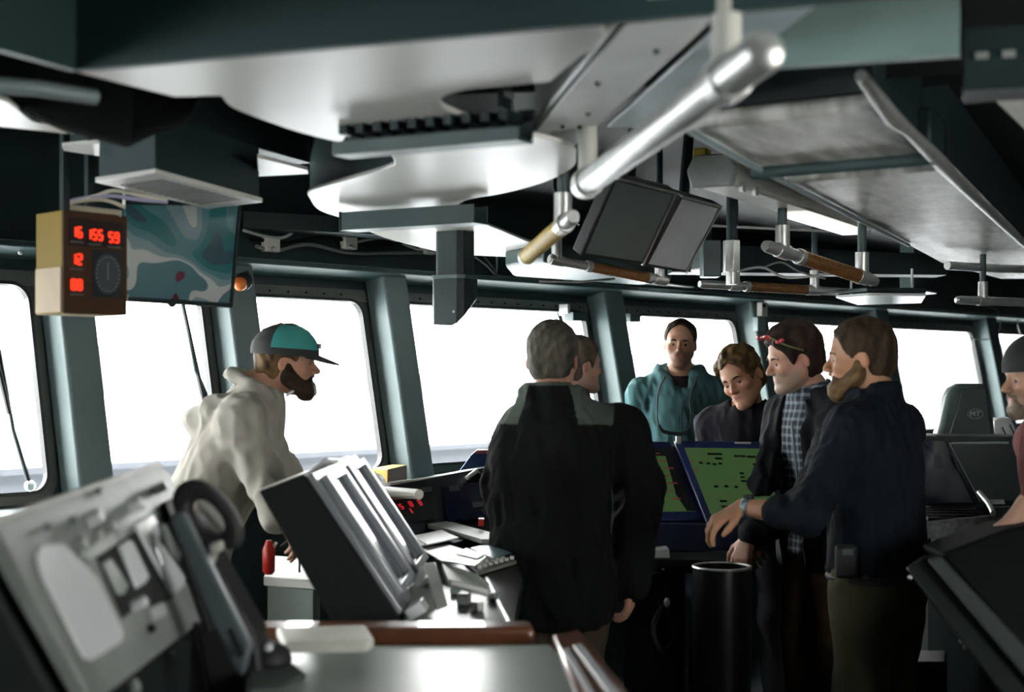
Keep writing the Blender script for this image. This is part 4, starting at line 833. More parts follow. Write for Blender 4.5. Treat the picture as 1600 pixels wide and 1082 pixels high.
# ------------------------------------------------------------------ sculpting: distance fields turned into one continuous skin
def axis_grid(lo, hi, coarse, fines):
    o = [lo]
    while o[-1] < hi:
        v = o[-1]; h = coarse
        for a, b, f in fines:
            if a-coarse <= v <= b: h = min(h, f)
        o.append(v+h)
    return np.array(o, dtype=np.float32)
class Vox:
    def __init__(s, lo, hi, h, fine=()):      # fine: list of (lo3, hi3, step)
        s.ax = [axis_grid(lo[i], hi[i], h, [(f[0][i], f[1][i], f[2]) for f in fine]) for i in range(3)]
        s.F = np.full([len(a) for a in s.ax], .5, dtype=np.float32)
    def blk(s, lo, hi, pad):
        sl = []
        for i in range(3):
            a = np.searchsorted(s.ax[i], lo[i]-pad); b = np.searchsorted(s.ax[i], hi[i]+pad); sl.append(slice(max(0, a), max(a, b)))
        X = s.ax[0][sl[0]][:, None, None]; Y = s.ax[1][sl[1]][None, :, None]; Z = s.ax[2][sl[2]][None, None, :]
        return tuple(sl), X, Y, Z
    def mix(s, sl, d, k, sub=False):
        if d.size == 0: return
        A = s.F[sl]
        if sub:
            d = -d; h = np.maximum(k-np.abs(A-d), 0)/k if k else 0; s.F[sl] = np.maximum(A, d) + h*h*k/4
        else:
            h = np.maximum(k-np.abs(A-d), 0)/k if k else 0; s.F[sl] = np.minimum(A, d) - h*h*k/4
    def ell(s, c, r, k=.02, R=None, sub=False):
        c = Vector(c); m = max(r); pad = k+.03
        sl, X, Y, Z = s.blk(c-Vector((m, m, m)), c+Vector((m, m, m)), pad); X = X-c.x; Y = Y-c.y; Z = Z-c.z
        if R is not None:
            T = R.to_3x3().inverted(); X, Y, Z = [T[i][0]*X+T[i][1]*Y+T[i][2]*Z for i in range(3)]
        k0 = np.sqrt((X/r[0])**2+(Y/r[1])**2+(Z/r[2])**2)+1e-6; k1 = np.sqrt((X/r[0]**2)**2+(Y/r[1]**2)**2+(Z/r[2]**2)**2)+1e-6
        s.mix(sl, (k0*(k0-1)/k1).astype(np.float32), k, sub)
    def cone(s, a, b, ra, rb, k=.02, sub=False, flat=None):     # tapered capsule; flat = (direction, factor) squashes it
        a = Vector(a); b = Vector(b); m = max(ra, rb); pad = k+.03
        lo = [min(a[i], b[i])-m for i in range(3)]; hi = [max(a[i], b[i])+m for i in range(3)]
        sl, X, Y, Z = s.blk(lo, hi, pad); X = X-a.x; Y = Y-a.y; Z = Z-a.z; d = b-a; L2 = max(d.length_squared, 1e-9)
        t = np.clip((X*d.x+Y*d.y+Z*d.z)/L2, 0, 1); X = X-t*d.x; Y = Y-t*d.y; Z = Z-t*d.z
        if flat:
            f, q = Vector(flat[0]).normalized(), flat[1]; w = (X*f.x+Y*f.y+Z*f.z)*(q-1); X = X+w*f.x; Y = Y+w*f.y; Z = Z+w*f.z
        s.mix(sl, (np.sqrt(X*X+Y*Y+Z*Z)-(ra+(rb-ra)*t)).astype(np.float32), k, sub)
    def chain(s, pts, rs, k=.02, flat=None):
        for i in range(len(pts)-1): s.cone(pts[i], pts[i+1], rs[i], rs[i+1], k, flat=flat)
    def rbox(s, c, hs, rr=.01, k=.01, R=None, sub=False):
        c = Vector(c); m = Vector(hs).length; sl, X, Y, Z = s.blk(c-Vector((m, m, m)), c+Vector((m, m, m)), k+.02); X = X-c.x; Y = Y-c.y; Z = Z-c.z
        if R is not None:
            T = R.to_3x3().inverted(); X, Y, Z = [T[i][0]*X+T[i][1]*Y+T[i][2]*Z for i in range(3)]
        q = [np.abs(v)-h+rr for v, h in zip((X, Y, Z), hs)]
        d = np.sqrt(sum(np.maximum(v, 0)**2 for v in q))+np.minimum(np.maximum(np.maximum(q[0], q[1]), q[2]), 0)-rr
        s.mix(sl, d.astype(np.float32), k, sub)
    def cut(s, p, n, k=.01):               # removes the side n points to
        p = Vector(p); n = Vector(n).normalized(); X = s.ax[0][:, None, None]-p.x; Y = s.ax[1][None, :, None]-p.y; Z = s.ax[2][None, None, :]-p.z
        d = (X*n.x+Y*n.y+Z*n.z).astype(np.float32); h = np.maximum(k-np.abs(s.F-d), 0)/k; s.F = np.maximum(s.F, d)+h*h*k/4
    def disp(s, f):                         # displacement where the surface is near
        near = np.abs(s.F) < .03; I = np.nonzero(near); x, y, z = s.ax[0][I[0]], s.ax[1][I[1]], s.ax[2][I[2]]; s.F[I] -= f(x, y, z).astype(np.float32)
    def nets(s):
        F = s.F; F[0] = F[-1] = .1; F[:, 0] = F[:, -1] = .1; F[:, :, 0] = F[:, :, -1] = .1
        S_ = F < 0; n = [d-1 for d in F.shape]
        cnt = np.zeros(n, np.uint8)
        for i in (0, 1):
            for j in (0, 1):
                for k in (0, 1): cnt += S_[i:i+n[0], j:j+n[1], k:k+n[2]]
        I = np.nonzero((cnt > 0) & (cnt < 8)); N = len(I[0]); idx = np.full(n, -1, np.int32); idx[I] = np.arange(N)
        acc = np.zeros((N, 3), np.float64); c = np.zeros(N)
        cr = [(i, j, k) for i in (0, 1) for j in (0, 1) for k in (0, 1)]
        vals = {q: F[I[0]+q[0], I[1]+q[1], I[2]+q[2]].astype(np.float64) for q in cr}
        pos = {q: np.stack([s.ax[a][I[a]+q[a]] for a in range(3)], 1).astype(np.float64) for q in cr}
        for q in cr:
            for a in range(3):
                if q[a] == 0:
                    r = list(q); r[a] = 1; r = tuple(r); v0, v1 = vals[q], vals[r]; m = (v0 < 0) != (v1 < 0); t = np.where(m, v0/(v0-v1+1e-12), 0)
                    acc += np.where(m[:, None], pos[q]+(pos[r]-pos[q])*t[:, None], 0); c += m
        V = acc/np.maximum(c, 1)[:, None]; faces = []
        for a in range(3):
            b, d = (a+1) % 3, (a+2) % 3
            sl0 = [slice(None)]*3; sl1 = [slice(None)]*3; sl0[a] = slice(0, -1); sl1[a] = slice(1, None)
            A, B = S_[tuple(sl0)], S_[tuple(sl1)]; E = np.nonzero(A != B); fl = A[E]; q = []
            ok = (E[b] > 0) & (E[d] > 0) & (E[b] < F.shape[b]-1) & (E[d] < F.shape[d]-1); E = [e[ok] for e in E]; fl = fl[ok]
            for ob, od in ((0, 0), (-1, 0), (-1, -1), (0, -1)):
                c3 = [None]*3; c3[a] = E[a]; c3[b] = E[b]+ob; c3[d] = E[d]+od; q.append(idx[c3[0], c3[1], c3[2]])
            Q = np.stack(q, 1); Q[~fl] = Q[~fl][:, ::-1]; faces.append(Q)
        return V, np.concatenate(faces)
def relax(V, Fq, n=1, lam=.5):
    for _ in range(n):
        A = np.zeros_like(V); c = np.zeros(len(V))
        for i in range(4):
            j = (i+1) % 4; np.add.at(A, Fq[:, i], V[Fq[:, j]]); np.add.at(c, Fq[:, i], 1); np.add.at(A, Fq[:, j], V[Fq[:, i]]); np.add.at(c, Fq[:, j], 1)
        V = V+(A/np.maximum(c, 1)[:, None]-V)*lam
    return V
def skin_obj(name, vx, m, parent, colf=None, sm=1, label=None):
    V, Q = vx.nets(); V = relax(V, Q, sm) if sm else V
    me = bpy.data.meshes.new(name); me.vertices.add(len(V)); me.vertices.foreach_set('co', V.astype(np.float32).ravel())
    me.loops.add(len(Q)*4); me.loops.foreach_set('vertex_index', Q.astype(np.int32).ravel()); me.polygons.add(len(Q))
    me.polygons.foreach_set('loop_start', np.arange(0, len(Q)*4, 4, dtype=np.int32)); me.update(calc_edges=True); me.shade_smooth()
    if colf is not None:
        C = colf(V[:, 0], V[:, 1], V[:, 2]); at_ = me.color_attributes.new('tone', 'FLOAT_COLOR', 'POINT'); at_.data.foreach_set('color', np.concatenate([C, np.ones((len(C), 1))], 1).astype(np.float32).ravel())
    o = bpy.data.objects.new(name, me); COL.objects.link(o); o.parent = parent; me.materials.append(m)
    if label: o['label'] = label
    return o
def tonemat(name, rough=.6, bump=.15, bscale=150, sss=0, spec=.4, sheen=0):
    if name in MATS: return MATS[name]
    m = bpy.data.materials.new(name); m.use_nodes = True; nt = m.node_tree; b = nt.nodes['Principled BSDF']
    a = nt.nodes.new('ShaderNodeVertexColor'); a.layer_name = 'tone'; tc = nt.nodes.new('ShaderNodeTexCoord'); n = nt.nodes.new('ShaderNodeTexNoise'); n.inputs['Scale'].default_value = 9
    nt.links.new(tc.outputs['Object'], n.inputs['Vector'])
    mx = nt.nodes.new('ShaderNodeMix'); mx.data_type = 'RGBA'; mx.blend_type = 'MULTIPLY'; mx.inputs[0].default_value = .35
    r = nt.nodes.new('ShaderNodeValToRGB'); r.color_ramp.elements[0].color = (.7, .66, .64, 1); r.color_ramp.elements[1].color = (1, 1, 1, 1); r.color_ramp.elements[0].position = .35; r.color_ramp.elements[1].position = .6
    nt.links.new(n.outputs['Fac'], r.inputs[0]); nt.links.new(a.outputs[0], mx.inputs[6]); nt.links.new(r.outputs[0], mx.inputs[7]); nt.links.new(mx.outputs[2], b.inputs['Base Color'])
    n2 = nt.nodes.new('ShaderNodeTexNoise'); n2.inputs['Scale'].default_value = bscale; n2.inputs['Detail'].default_value = 5; nt.links.new(tc.outputs['Object'], n2.inputs['Vector'])
    bp = nt.nodes.new('ShaderNodeBump'); bp.inputs['Strength'].default_value = bump; bp.inputs['Distance'].default_value = .004
    nt.links.new(n2.outputs['Fac'], bp.inputs['Height']); nt.links.new(bp.outputs[0], b.inputs['Normal'])
    b.inputs['Roughness'].default_value = rough; b.inputs['Specular IOR Level'].default_value = spec; b.inputs['Sheen Weight'].default_value = sheen
    if sss: b.inputs['Subsurface Weight'].default_value = sss; b.inputs['Subsurface Radius'].default_value = (.02, .008, .004)
    MATS[name] = m; return m
def rnoise(seed, f0, octs=3, aniso=(1, 1, 1)):           # cheap smooth pseudo-noise from turned sine waves
    g = np.random.RandomState(seed); W_ = []
    for o in range(octs):
        for _ in range(5): v = g.normal(size=3)*np.array(aniso); v /= np.linalg.norm(v)/np.array([1.0]); W_.append((v*f0*(1.9**o)*g.uniform(.7, 1.3), g.uniform(0, 6.28), .6**o))
    def f(x, y, z):
        r = 0
        for v, p, a in W_: r = r+a*np.sin(v[0]*x+v[1]*y+v[2]*z+p)
        return r/4.0
    return f
# ------------------------------------------------------------------ people
SKIN = tonemat('skin', .5, .06, 220, sss=.06)
CLOTH = tonemat('woven_cloth', .85, .3, 320, spec=.2); FLEECE = tonemat('fleece_cloth', .95, .5, 140, spec=.15)
HAIRM = tonemat('hair', .6, .8, 260, spec=.15)
EYEW = mat('eye_white', (.35, .32, .29), .2, var=0); IRIS = mat('eye_iris', (.03, .02, .012), .15, var=0)
def RX(a): return Matrix.Rotation(math.radians(a), 4, 'X')
def RY(a): return Matrix.Rotation(math.radians(a), 4, 'Y')
def RZ(a): return Matrix.Rotation(math.radians(a), 4, 'Z')
def head_prims(vx, M, sc, k=1.0, slim=1.0):
    """Skull, jaw, brow, nose, lips, chin, ears; M is the head frame, x right, y forward, z up."""
    def p(x, y, z): return M @ Vector((x*slim, y, z))*1.0
    def q(*v): return M @ (Vector(v)*sc)
    R = M.to_3x3(); s = sc
    vx.ell(q(0, -.012, .034), (.076*s*slim, .096*s, .086*s), .02, R)
    vx.ell(q(0, -.008, .050), (.070*s*slim, .086*s, .066*s), .02, R)
    vx.ell(q(0, .028, -.03), (.059*s*slim, .060*s, .086*s), .03, R)
    for a in (-1, 1):
        vx.cone(q(a*.045*slim, .0, -.045), q(a*.018, .070, -.094), .020*s, .019*s, .03)
        vx.ell(q(a*.041*slim, .060, -.020), (.023*s, .022*s, .020*s), .02, R)
    vx.ell(q(0, .076, -.094), (.022*s, .018*s, .018*s), .018, R)
    vx.cone(q(-.032*slim, .076, .022), q(.032*slim, .076, .022), .013*s, .013*s, .016)
    vx.cone(q(0, .086, .014), q(0, .108, -.026), .0075*s, .0105*s, .012)
    for a in (-1, 1): vx.ell(q(a*.011, .097, -.031), (.0085*s, .010*s, .007*s), .008, R)
    vx.ell(q(0, .074, -.056), (.028*s, .018*s, .022*s), .014, R)
    vx.cone(q(-.018, .084, -.052), q(.018, .084, -.052), .0048*s, .0048*s, .006); vx.cone(q(-.015, .083, -.063), q(.015, .083, -.063), .0055*s, .0055*s, .006)
    for a in (-1, 1):
        vx.ell(q(a*.032*slim, .098, .003), (.022*s, .013*s, .016*s), .018, R, sub=True); vx.ell(q(a*.031*slim, .090, .001), (.015*s, .013*s, .0090*s), .008, R, sub=True)
        vx.cone(q(a*.018, .0795, .006), q(a*.043*slim, .073, .006), .0045*s, .004*s, .006)       # upper lid
        vx.cone(q(a*.020, .079, -.008), q(a*.042*slim, .073, -.008), .0038*s, .0035*s, .006)
        E_ = R @ Matrix.Rotation(a*.35, 3, 'Z') @ Matrix.Rotation(-.2, 3, 'X')
        vx.ell(q(a*.076*slim, -.012, -.006), (.008*s, .016*s, .028*s), .006, E_); vx.ell(q(a*.084*slim, -.007, -.003), (.005*s, .008*s, .014*s), .004, E_, sub=True)
    vx.cone(q(-.016, .0925, -.0575), q(.016, .0925, -.0575), .0018, .0018, .003, sub=True)
def head_tone(M, sc, skin, lips=(.42, .15, .12), stub=None, amount=0.0):
    Mi_ = M.inverted(); T = np.array(Mi_)
    def f(x, y, z):
        X = (T[0][0]*x+T[0][1]*y+T[0][2]*z+T[0][3])/sc; Y = (T[1][0]*x+T[1][1]*y+T[1][2]*z+T[1][3])/sc; Z = (T[2][0]*x+T[2][1]*y+T[2][2]*z+T[2][3])/sc
        C = np.tile(np.array(skin), (len(x), 1)).astype(float)
        def blend(w, c): w = np.clip(w, 0, 1)[:, None]; C[:] = C*(1-w)+np.array(c)*w
        near = (np.abs(Z) < .16)
        w = np.exp(-((np.abs(X)-.045)/.02)**2-((Z+.022)/.022)**2)*(Y > .03)*.4; blend(w, (skin[0]*1.05, skin[1]*.72, skin[2]*.68))
        w = np.exp(-(X/.012)**2-((Z+.03)/.014)**2)*(Y > .085)*.45; blend(w, (skin[0]*1.05, skin[1]*.68, skin[2]*.62))
        if stub is not None:
            w = amount*np.clip((-.030-Z+.25*np.maximum(Y-.05, 0))/.02, 0, 1)*(Y > -.01)*(Z > -.135)*np.clip((Y+.01)/.03, 0, 1); blend(w, stub)
        w = np.exp(-(X/.021)**6-((Z+.0575)/.0085)**4)*(Y > .075); blend(w, lips)
        w = np.exp(-((np.abs(X)-.083)/.012)**2-((Z+.01)/.03)**2)*(np.abs(Y+.01) < .03)*.4; blend(w, (skin[0]*1.1, skin[1]*.62, skin[2]*.55))
        return C
    return f
def hand(vx, wrist, fdir, palm, side, s=1.0, curl=.5, spread=.12, thumb_in=.5):
    """Palm, four fingers of unequal length with two bends each, and a thumb leaving the side of the palm.
    fdir: towards the fingertips, palm: the way the palm faces, side: towards the thumb."""
    f = Vector(fdir).normalized(); n = (Vector(palm)-f*Vector(palm).dot(f)).normalized(); t = f.cross(n); t = t if t.dot(Vector(side)) > 0 else -t
    w = Vector(wrist); vx.cone(w-f*.02, w+f*.02*s, .026*s, .026*s, .01, flat=(n, 1.35))
    kn = []
    for i, (o, l) in enumerate(((.030, .0), (.010, .004), (-.010, .0), (-.028, -.008))):
        k_ = w+f*(.088+l)*s+t*o*s; vx.cone(w+f*.022*s+t*o*.6*s, k_, .0155*s, .0115*s, .014, flat=(n, 1.15)); kn.append(k_)
    for i, (k_, L) in enumerate(zip(kn, (.070, .078, .072, .056))):
        c = curl*(1+.14*i); d0 = (f*math.cos(c*.7)+n*math.sin(c*.7)+t*spread*(1.5-i)*.5).normalized(); d1 = (f*math.cos(c*1.6)+n*math.sin(c*1.6)).normalized(); d2 = (f*math.cos(c*2.3)+n*math.sin(c*2.3)).normalized()
        a = k_+d0*L*.46*s; b = a+d1*L*.30*s; e = b+d2*L*.24*s
        vx.cone(k_, a, .0098*s, .0088*s, .004); vx.cone(a, b, .0088*s, .0080*s, .003); vx.cone(b, e, .0080*s, .0066*s, .003)
    b0 = w+f*.028*s+t*.022*s; d = (f*.62+t*.72+n*.35*thumb_in).normalized(); b1 = b0+d*.040*s; d = (f*.85+t*.35+n*.5*thumb_in).normalized(); b2 = b1+d*.030*s; b3 = b2+(f*.95+n*.35).normalized()*.024*s
    vx.cone(b0, b1, .0150*s, .0112*s, .010); vx.cone(b1, b2, .0108*s, .0098*s, .004); vx.cone(b2, b3, .0098*s, .0075*s, .004)
class Person:
    """Joints in a frame at the feet: x to the person's right, y forward, z up."""
    def __init__(s, label, head_px, D, facing, lean=0, side=0, bulk=1.0, head=(0, 0, 0), hs=1.0, slim=1.0, height=None, wide=1.0, headfwd=.02, twist=0):
        hz = P(*head_px, D); s.bulk = bulk; s.hs = hs; s.slim = slim
        hip = Vector((0, 0, .93)); s.U = Matrix.Translation(hip) @ RX(-lean) @ RY(side) @ RZ(twist) @ Matrix.Translation(-hip)
        nb = s.U @ Vector((0, -.02, 1.50)); hl = nb + (s.U.to_3x3() @ Vector((0, headfwd+.02, .06)))*.9 + Vector((0, .02, .10))*.95
        k = (hz.z)/hl.z if height is None else height; s.k = k
        s.z0 = hz.z-hl.z*k                      # 0 unless a height was given
        R = RZ(math.degrees(facing)-90); off = R @ Vector((hl.x, hl.y, 0))*k
        s.M = Matrix.Translation(Vector((hz.x-off.x, hz.y-off.y, 0))) @ R
        s.root = thing('person', label, 'person', s.M)
        s.head_c = Vector((hl.x*k, hl.y*k, hz.z)); s.nb = Vector((nb.x*k, nb.y*k, nb.z*k+s.z0))
        y, p_, r = head; s.HM = Matrix.Translation(s.head_c) @ RZ(y) @ RX(-p_) @ RY(r)
        s.J = {}
        for sd, a in (('L', -1), ('R', 1)):
            s.J['sh'+sd] = s.up(a*.172*wide, -.01, 1.415); s.J['el'+sd] = s.up(a*.225*wide, -.03, 1.15); s.J['wr'+sd] = s.up(a*.235*wide, .05, .90)
            s.J['hip'+sd] = s.lo(a*.09, 0, .92); s.J['kn'+sd] = s.lo(a*.10, .02, .50); s.J['an'+sd] = s.lo(a*.11, -.02, .09)
        s.wide = wide
    def up(s, x, y, z): v = s.U @ Vector((x, y, z)); return Vector((v.x*s.k, v.y*s.k, v.z*s.k+s.z0))
    def lo(s, x, y, z): return Vector((x*s.k, y*s.k, z*s.k+s.z0))
    def loc(s, px, py, D): return s.M.inverted() @ P(px, py, D)
    def bounds(s, pts, m):
        return [min(p[i] for p in pts)-m for i in range(3)], [max(p[i] for p in pts)+m for i in range(3)]
    def allpts(s):
        return list(s.J.values())+[s.head_c+Vector((0, 0, .12)), s.nb, s.lo(0, -.1, .0), s.lo(0, .16, 0)]
    def torso(s, vx, g, k=.05, zlo=None):
        w = s.wide*s.bulk; B = s.bulk
        U3 = s.U.to_3x3()
        vx.ell(s.up(0, 0, 1.30), (.158*w*s.k+g, .108*B*s.k+g, .21*s.k+g), k, U3)
        vx.ell(s.up(0, .005, 1.08), (.145*w*s.k+g, .105*B*s.k+g, .20*s.k+g), k, U3)
        vx.ell(s.up(0, 0, .93), (.155*w*s.k+g, .108*B*s.k+g, .15*s.k+g), k, U3)
        vx.cone(s.J['shL'], s.J['shR'], .046*s.k+g*.8, .046*s.k+g*.8, k)
        for sd in 'LR': vx.cone(s.J['sh'+sd].lerp(s.nb, .1), s.nb+Vector((0, 0, -.012)), .040*s.k+g*.7, .052*s.k+g*.5, k)
    def body(s, skin, hands=(), face=True, stub=None, amount=0, lips=(.40, .16, .13), hand_fine=True, hand_kw={}):
        pts = s.allpts(); ext = [h[1] for h in hands]; lo, hi = s.bounds(pts+ext, .14)
        for h in hands: lo = [min(lo[i], h[1][i]-.2) for i in range(3)]; hi = [max(hi[i], h[1][i]+.2) for i in range(3)]
        lo[2] = min(s.z0, 0)-.01 if s.z0 >= 0 else lo[2]
        hc = s.head_c; fine = [((hc.x-.12, hc.y-.14, hc.z-.15), (hc.x+.12, hc.y+.14, hc.z+.14), .0036)]
        for h in hands: fine.append(((h[1].x-.1, h[1].y-.1, h[1].z-.1), (h[1].x+.1, h[1].y+.12, h[1].z+.08), .0045))
        vx = Vox(lo, hi, .012, fine); k = s.k
        s.torso(vx, -.012)
        for sd in 'LR':
            J = s.J; vx.cone(J['sh'+sd], J['el'+sd], .043*k, .036*k, .02); vx.cone(J['el'+sd], J['el'+sd].lerp(J['wr'+sd], .35), .037*k, .040*k, .02); vx.cone(J['el'+sd].lerp(J['wr'+sd], .35), J['wr'+sd], .040*k, .026*k, .02)
            vx.chain([J['hip'+sd], J['kn'+sd], J['kn'+sd].lerp(J['an'+sd], .3), J['an'+sd]], [.080*k, .052*k, .055*k, .037*k], .03)
            a = J['an'+sd]; vx.cone(a+Vector((0, -.03, -.045)), a+Vector((0, .15, -.06)), .032, .028, .03)
        hn = s.HM @ Vector((0, -.022, -.045)); vx.cone(hn, s.nb+Vector((0, 0, .03)), .051*k, .054*k, .03); vx.cone(s.nb+Vector((0, 0, .03)), s.up(0, .0, 1.42), .053*k, .055*k, .03)
        head_prims(vx, s.HM, s.hs, slim=s.slim)
        have = {h[0] for h in hands}
        for h in hands: hand(vx, h[1], h[2], h[3], h[4], **(h[5] if len(h) > 5 else {}))
        for sd in 'LR':
            if sd not in have:
                f = (s.J['wr'+sd]-s.J['el'+sd]).normalized(); hand(vx, s.J['wr'+sd], f, Vector((1 if sd == 'L' else -1, 0, 0)), Vector((0, 1, 0)), curl=.45)
        o = skin_obj('body', vx, SKIN, s.root, head_tone(s.HM, s.hs, skin, lips, stub, amount), 1)
        for a in (-1, 1):
            c = s.HM @ (Vector((a*.031*s.slim,   .0700, .0002))*s.hs); e = MB().ball(s.M @ c, .0118*s.hs, 16); eo = link('eye', e, EYEW, s.root, 0, True)
            fw_ = (s.M.to_3x3() @ s.HM.to_3x3() @ Vector((0, 1, -.12))).normalized(); c2 = (s.M @ c)+fw_*.0068*s.hs
            link('iris', MB().ball(c2, .0072*s.hs, 12), IRIS, eo, 0, True)
        return o
    def brows(s, col):
        m = mat('eyebrow_hair_%02d' % int(col[0]*200), col, .7, var=.3)
        for a in (-1, 1):
            pts = [s.M @ (s.HM @ (Vector((a*x*s.slim, y, z))*s.hs)) for x, y, z in ((.016, .0905, .019), (.026, .0905, .023), (.038, .083, .023), (.048, .073, .017))]
            link('eyebrow', MB().tube(pts, [.0035, .0045, .004, .002], 8), m, s.root, 0, True)
    def hair(s, col, thick=.010, front=.072, low=-.03, noise=.004, f0=130, side_low=-.01, tone2=None, nape=-.07, name='hair', seed=1, curl=False, temple=.035, top=0.0, zfront=.060, fz=.118):
        vx = Vox(s.head_c-Vector((.15, .16, .17)), s.head_c+Vector((.15, .16, .18)), .0042); M = s.HM; R = M.to_3x3(); k = s.hs
        def q(*v): return M @ (Vector(v)*k)
        vx.ell(q(0, -.013, .036+top*.5), (.077*k*s.slim+thick*.8, .096*k+thick, .086*k+thick+top*.5), .02, R)
        vx.ell(q(0, -.008, .052), (.070*k*s.slim+thick*.8, .086*k+thick, .066*k+thick+top*.4), .02, R)
        vx.ell(q(0, -.045, -.015), (.068*k*s.slim+thick*.5, .060*k+thick*.6, .070*k), .02, R)
        vx.ell(q(0, .088, -.040), (.090, .072, fz), .012, R, sub=True)     # face opening
        vx.cut(q(0, -.02, nape), M.to_3x3() @ Vector((0, .45, -1)), .02)
        for a in (-1, 1):
            vx.ell(q(a*.085, .003, -.028), (.032, .030, .046), .008, R, sub=True)   # round the ears
            vx.ell(q(a*.06, .10, .05), (.028, .030, .022), .01, R, sub=True)
        vx.cut(q(0, front, zfront), M.to_3x3() @ Vector((0, 1, -.55)), .01)
        nf_ = rnoise(seed, f0, 2, (1.2, 1.2, .4) if not curl else (1, 1, 1)); vx.disp(lambda x, y, z: noise*nf_(x, y, z))
        c1 = np.array(col); c2 = np.array(tone2 or [v*.6 for v in col]); nn = rnoise(seed+5, f0*.8, 2, (1.3, 1.3, .3))
        def cf(x, y, z): w = np.clip(.5+.7*nn(x, y, z), 0, 1)[:, None]; return c1*w+c2*(1-w)
        return skin_obj(name, vx, HAIRM, s.root, cf, 0)
    def beard(s, col, thick=.012, full=True, tone2=None, seed=3):
        vx = Vox(s.head_c-Vector((.13, .16, .18)), s.head_c+Vector((.13, .16, .08)), .004); M = s.HM; R = M.to_3x3(); k = s.hs
        def q(*v): return M @ (Vector(v)*k)
        for a in (-1, 1):
            vx.cone(q(a*.062*s.slim, .004, -.020), q(a*.052*s.slim, .012, -.055), .013+thick*.3, .017+thick*.5, .02); vx.cone(q(a*.052*s.slim, .012, -.055), q(a*.018, .070, -.096), .018+thick*.6, .019+thick, .02)
            vx.cone(q(a*.024, .082, -.058), q(a*.028, .074, -.082), .006+thick*.3, .010+thick*.4, .012); vx.cone(q(0, .095, -.043), q(a*.024, .084, -.052), .0055, .0055, .006)
        vx.ell(q(0, .074, -.098), (.026+thick*.5, .017+thick*.8, .018+thick*.9), .018, R)
        nf_ = rnoise(seed, 160, 2); vx.disp(lambda x, y, z: .003*nf_(x, y, z)); c1 = np.array(col); c2 = np.array(tone2 or [v*.5 for v in col])
        def cf(x, y, z): w = np.clip(.5+.7*nf_(x, y, z), 0, 1)[:, None]; return c1*w+c2*(1-w)
        return skin_obj('beard', vx, HAIRM, s.root, cf, 0)
    def top(s, name, col, g=.022, zhem=.80, sleeve=1.0, folds=.005, m=None, collar=None, tone=None, seed=1, h=.008, open_front=None, neck=.062, sl_r=1.0, vneck=0, label=None, extra=None, hemk=None):
        m = m or CLOTH; J = s.J; k = s.k; B = s.bulk
        pts = [s.nb, s.lo(0, 0, zhem-.02)]+[J[j+sd] for j in ('sh', 'el', 'wr') for sd in 'LR']; lo, hi = s.bounds(pts, .24)
        lo[2] = s.lo(0, 0, zhem-.05).z; lo[0] = min(lo[0], -.3); hi[0] = max(hi[0], .3); lo[1] = min(lo[1], -.25); hi[1] = max(hi[1], .25)
        for sd in 'LR': lo[2] = min(lo[2], J['wr'+sd].z-.1)
        vx = Vox(lo, hi, h); s.torso(vx, g, .06)
        vx.ell(s.lo(0, 0, .84), (.165*B*s.wide*k+g, .115*B*k+g, .16*k+g), .06)
        keep = s.lo(0, 0, zhem).z
        vx.cut(Vector((0, 0, keep)), (0, 0, -1), .02)
        if open_front:
            w_, z_ = open_front; vx.rbox(s.up(0, .16, 1.2), (w_, .13, .45), .005, .02, s.U.to_3x3(), sub=True)
        for sd in 'LR':
            S0, E0, W0 = J['sh'+sd], J['el'+sd], J['wr'+sd]; q = sl_r
            vx.cone(S0, E0, (.050+g*.7)*k*q*min(B, 1.15), (.042+g*.7)*k*q, .04)
            if sleeve > .5:
                e = E0.lerp(W0, (sleeve-.5)*2); vx.cone(E0, e, (.045+g*.8)*k*q, (.034+g*.6)*k*q, .02)
                vx.cone(e-(W0-E0).normalized()*.012, e, (.036+g*.6)*k*q, (.036+g*.6)*k*q, .006)
        if collar:
            c0 = s.nb+Vector((0, 0, .02)); n = 14; rx, ry, hc_ = collar; U3 = s.U.to_3x3()
            ring = [c0+U3 @ Vector((rx*math.cos(2*PI*i/n), ry*math.sin(2*PI*i/n)+.012, hc_*(.6-.4*math.sin(2*PI*i/n)))) for i in range(n)]
            for i in range(n): vx.cone(ring[i], ring[(i+1) % n], .014, .014, .012); vx.cone(ring[i]-Vector((0, 0, .03)), ring[(i+1) % n]-Vector((0, 0, .03)), .016, .016, .012)
        c = s.nb+Vector((0, .012, .06)); vx.cone(s.nb+Vector((0, .0, .03)), s.nb.lerp(s.head_c, .8)+Vector((0, 0, .06)), neck*k, (neck+.02)*k, .01, sub=True)
        if vneck: vx.cone(s.up(0, .07, 1.54), s.up(0, .150*B, 1.52-vneck), .062, .010, .01, sub=True)
        if extra: extra(vx)
        fn_ = rnoise(seed, 20, 1); fb = rnoise(seed+9, 60, 2, (1.4, 1.4, .35))
        vx.disp(lambda x, y, z: folds*.7*fn_(x, y, z)+folds*2.1*(.35-np.abs(fb(x, y, z))))
        c_ = np.array(col)
        return skin_obj(name, vx, m, s.root, tone or (lambda x, y, z: np.tile(c_, (len(x), 1))), 1, label)
    def trousers(s, col, g=.018, m=None, folds=.004, seed=2, ztop=1.0, name='trousers'):
        J = s.J; k = s.k; B = s.bulk; pts = [J[j+sd] for j in ('hip', 'kn', 'an') for sd in 'LR']+[s.up(0, 0, ztop)]; lo, hi = s.bounds(pts, .22); lo[2] = s.J['anL'].z-.06
        vx = Vox(lo, hi, .010); U3 = s.U.to_3x3()
        vx.ell(s.lo(0, 0, .93), (.150*B*s.wide*k+g, .105*B*k+g, .16*k+g), .05); 
        for sd in 'LR': vx.chain([J['hip'+sd], J['kn'+sd], J['an'+sd]+Vector((0, 0, -.03))], [(.084*B+g)*k, (.060+g)*k, (.050+g)*k], .03)
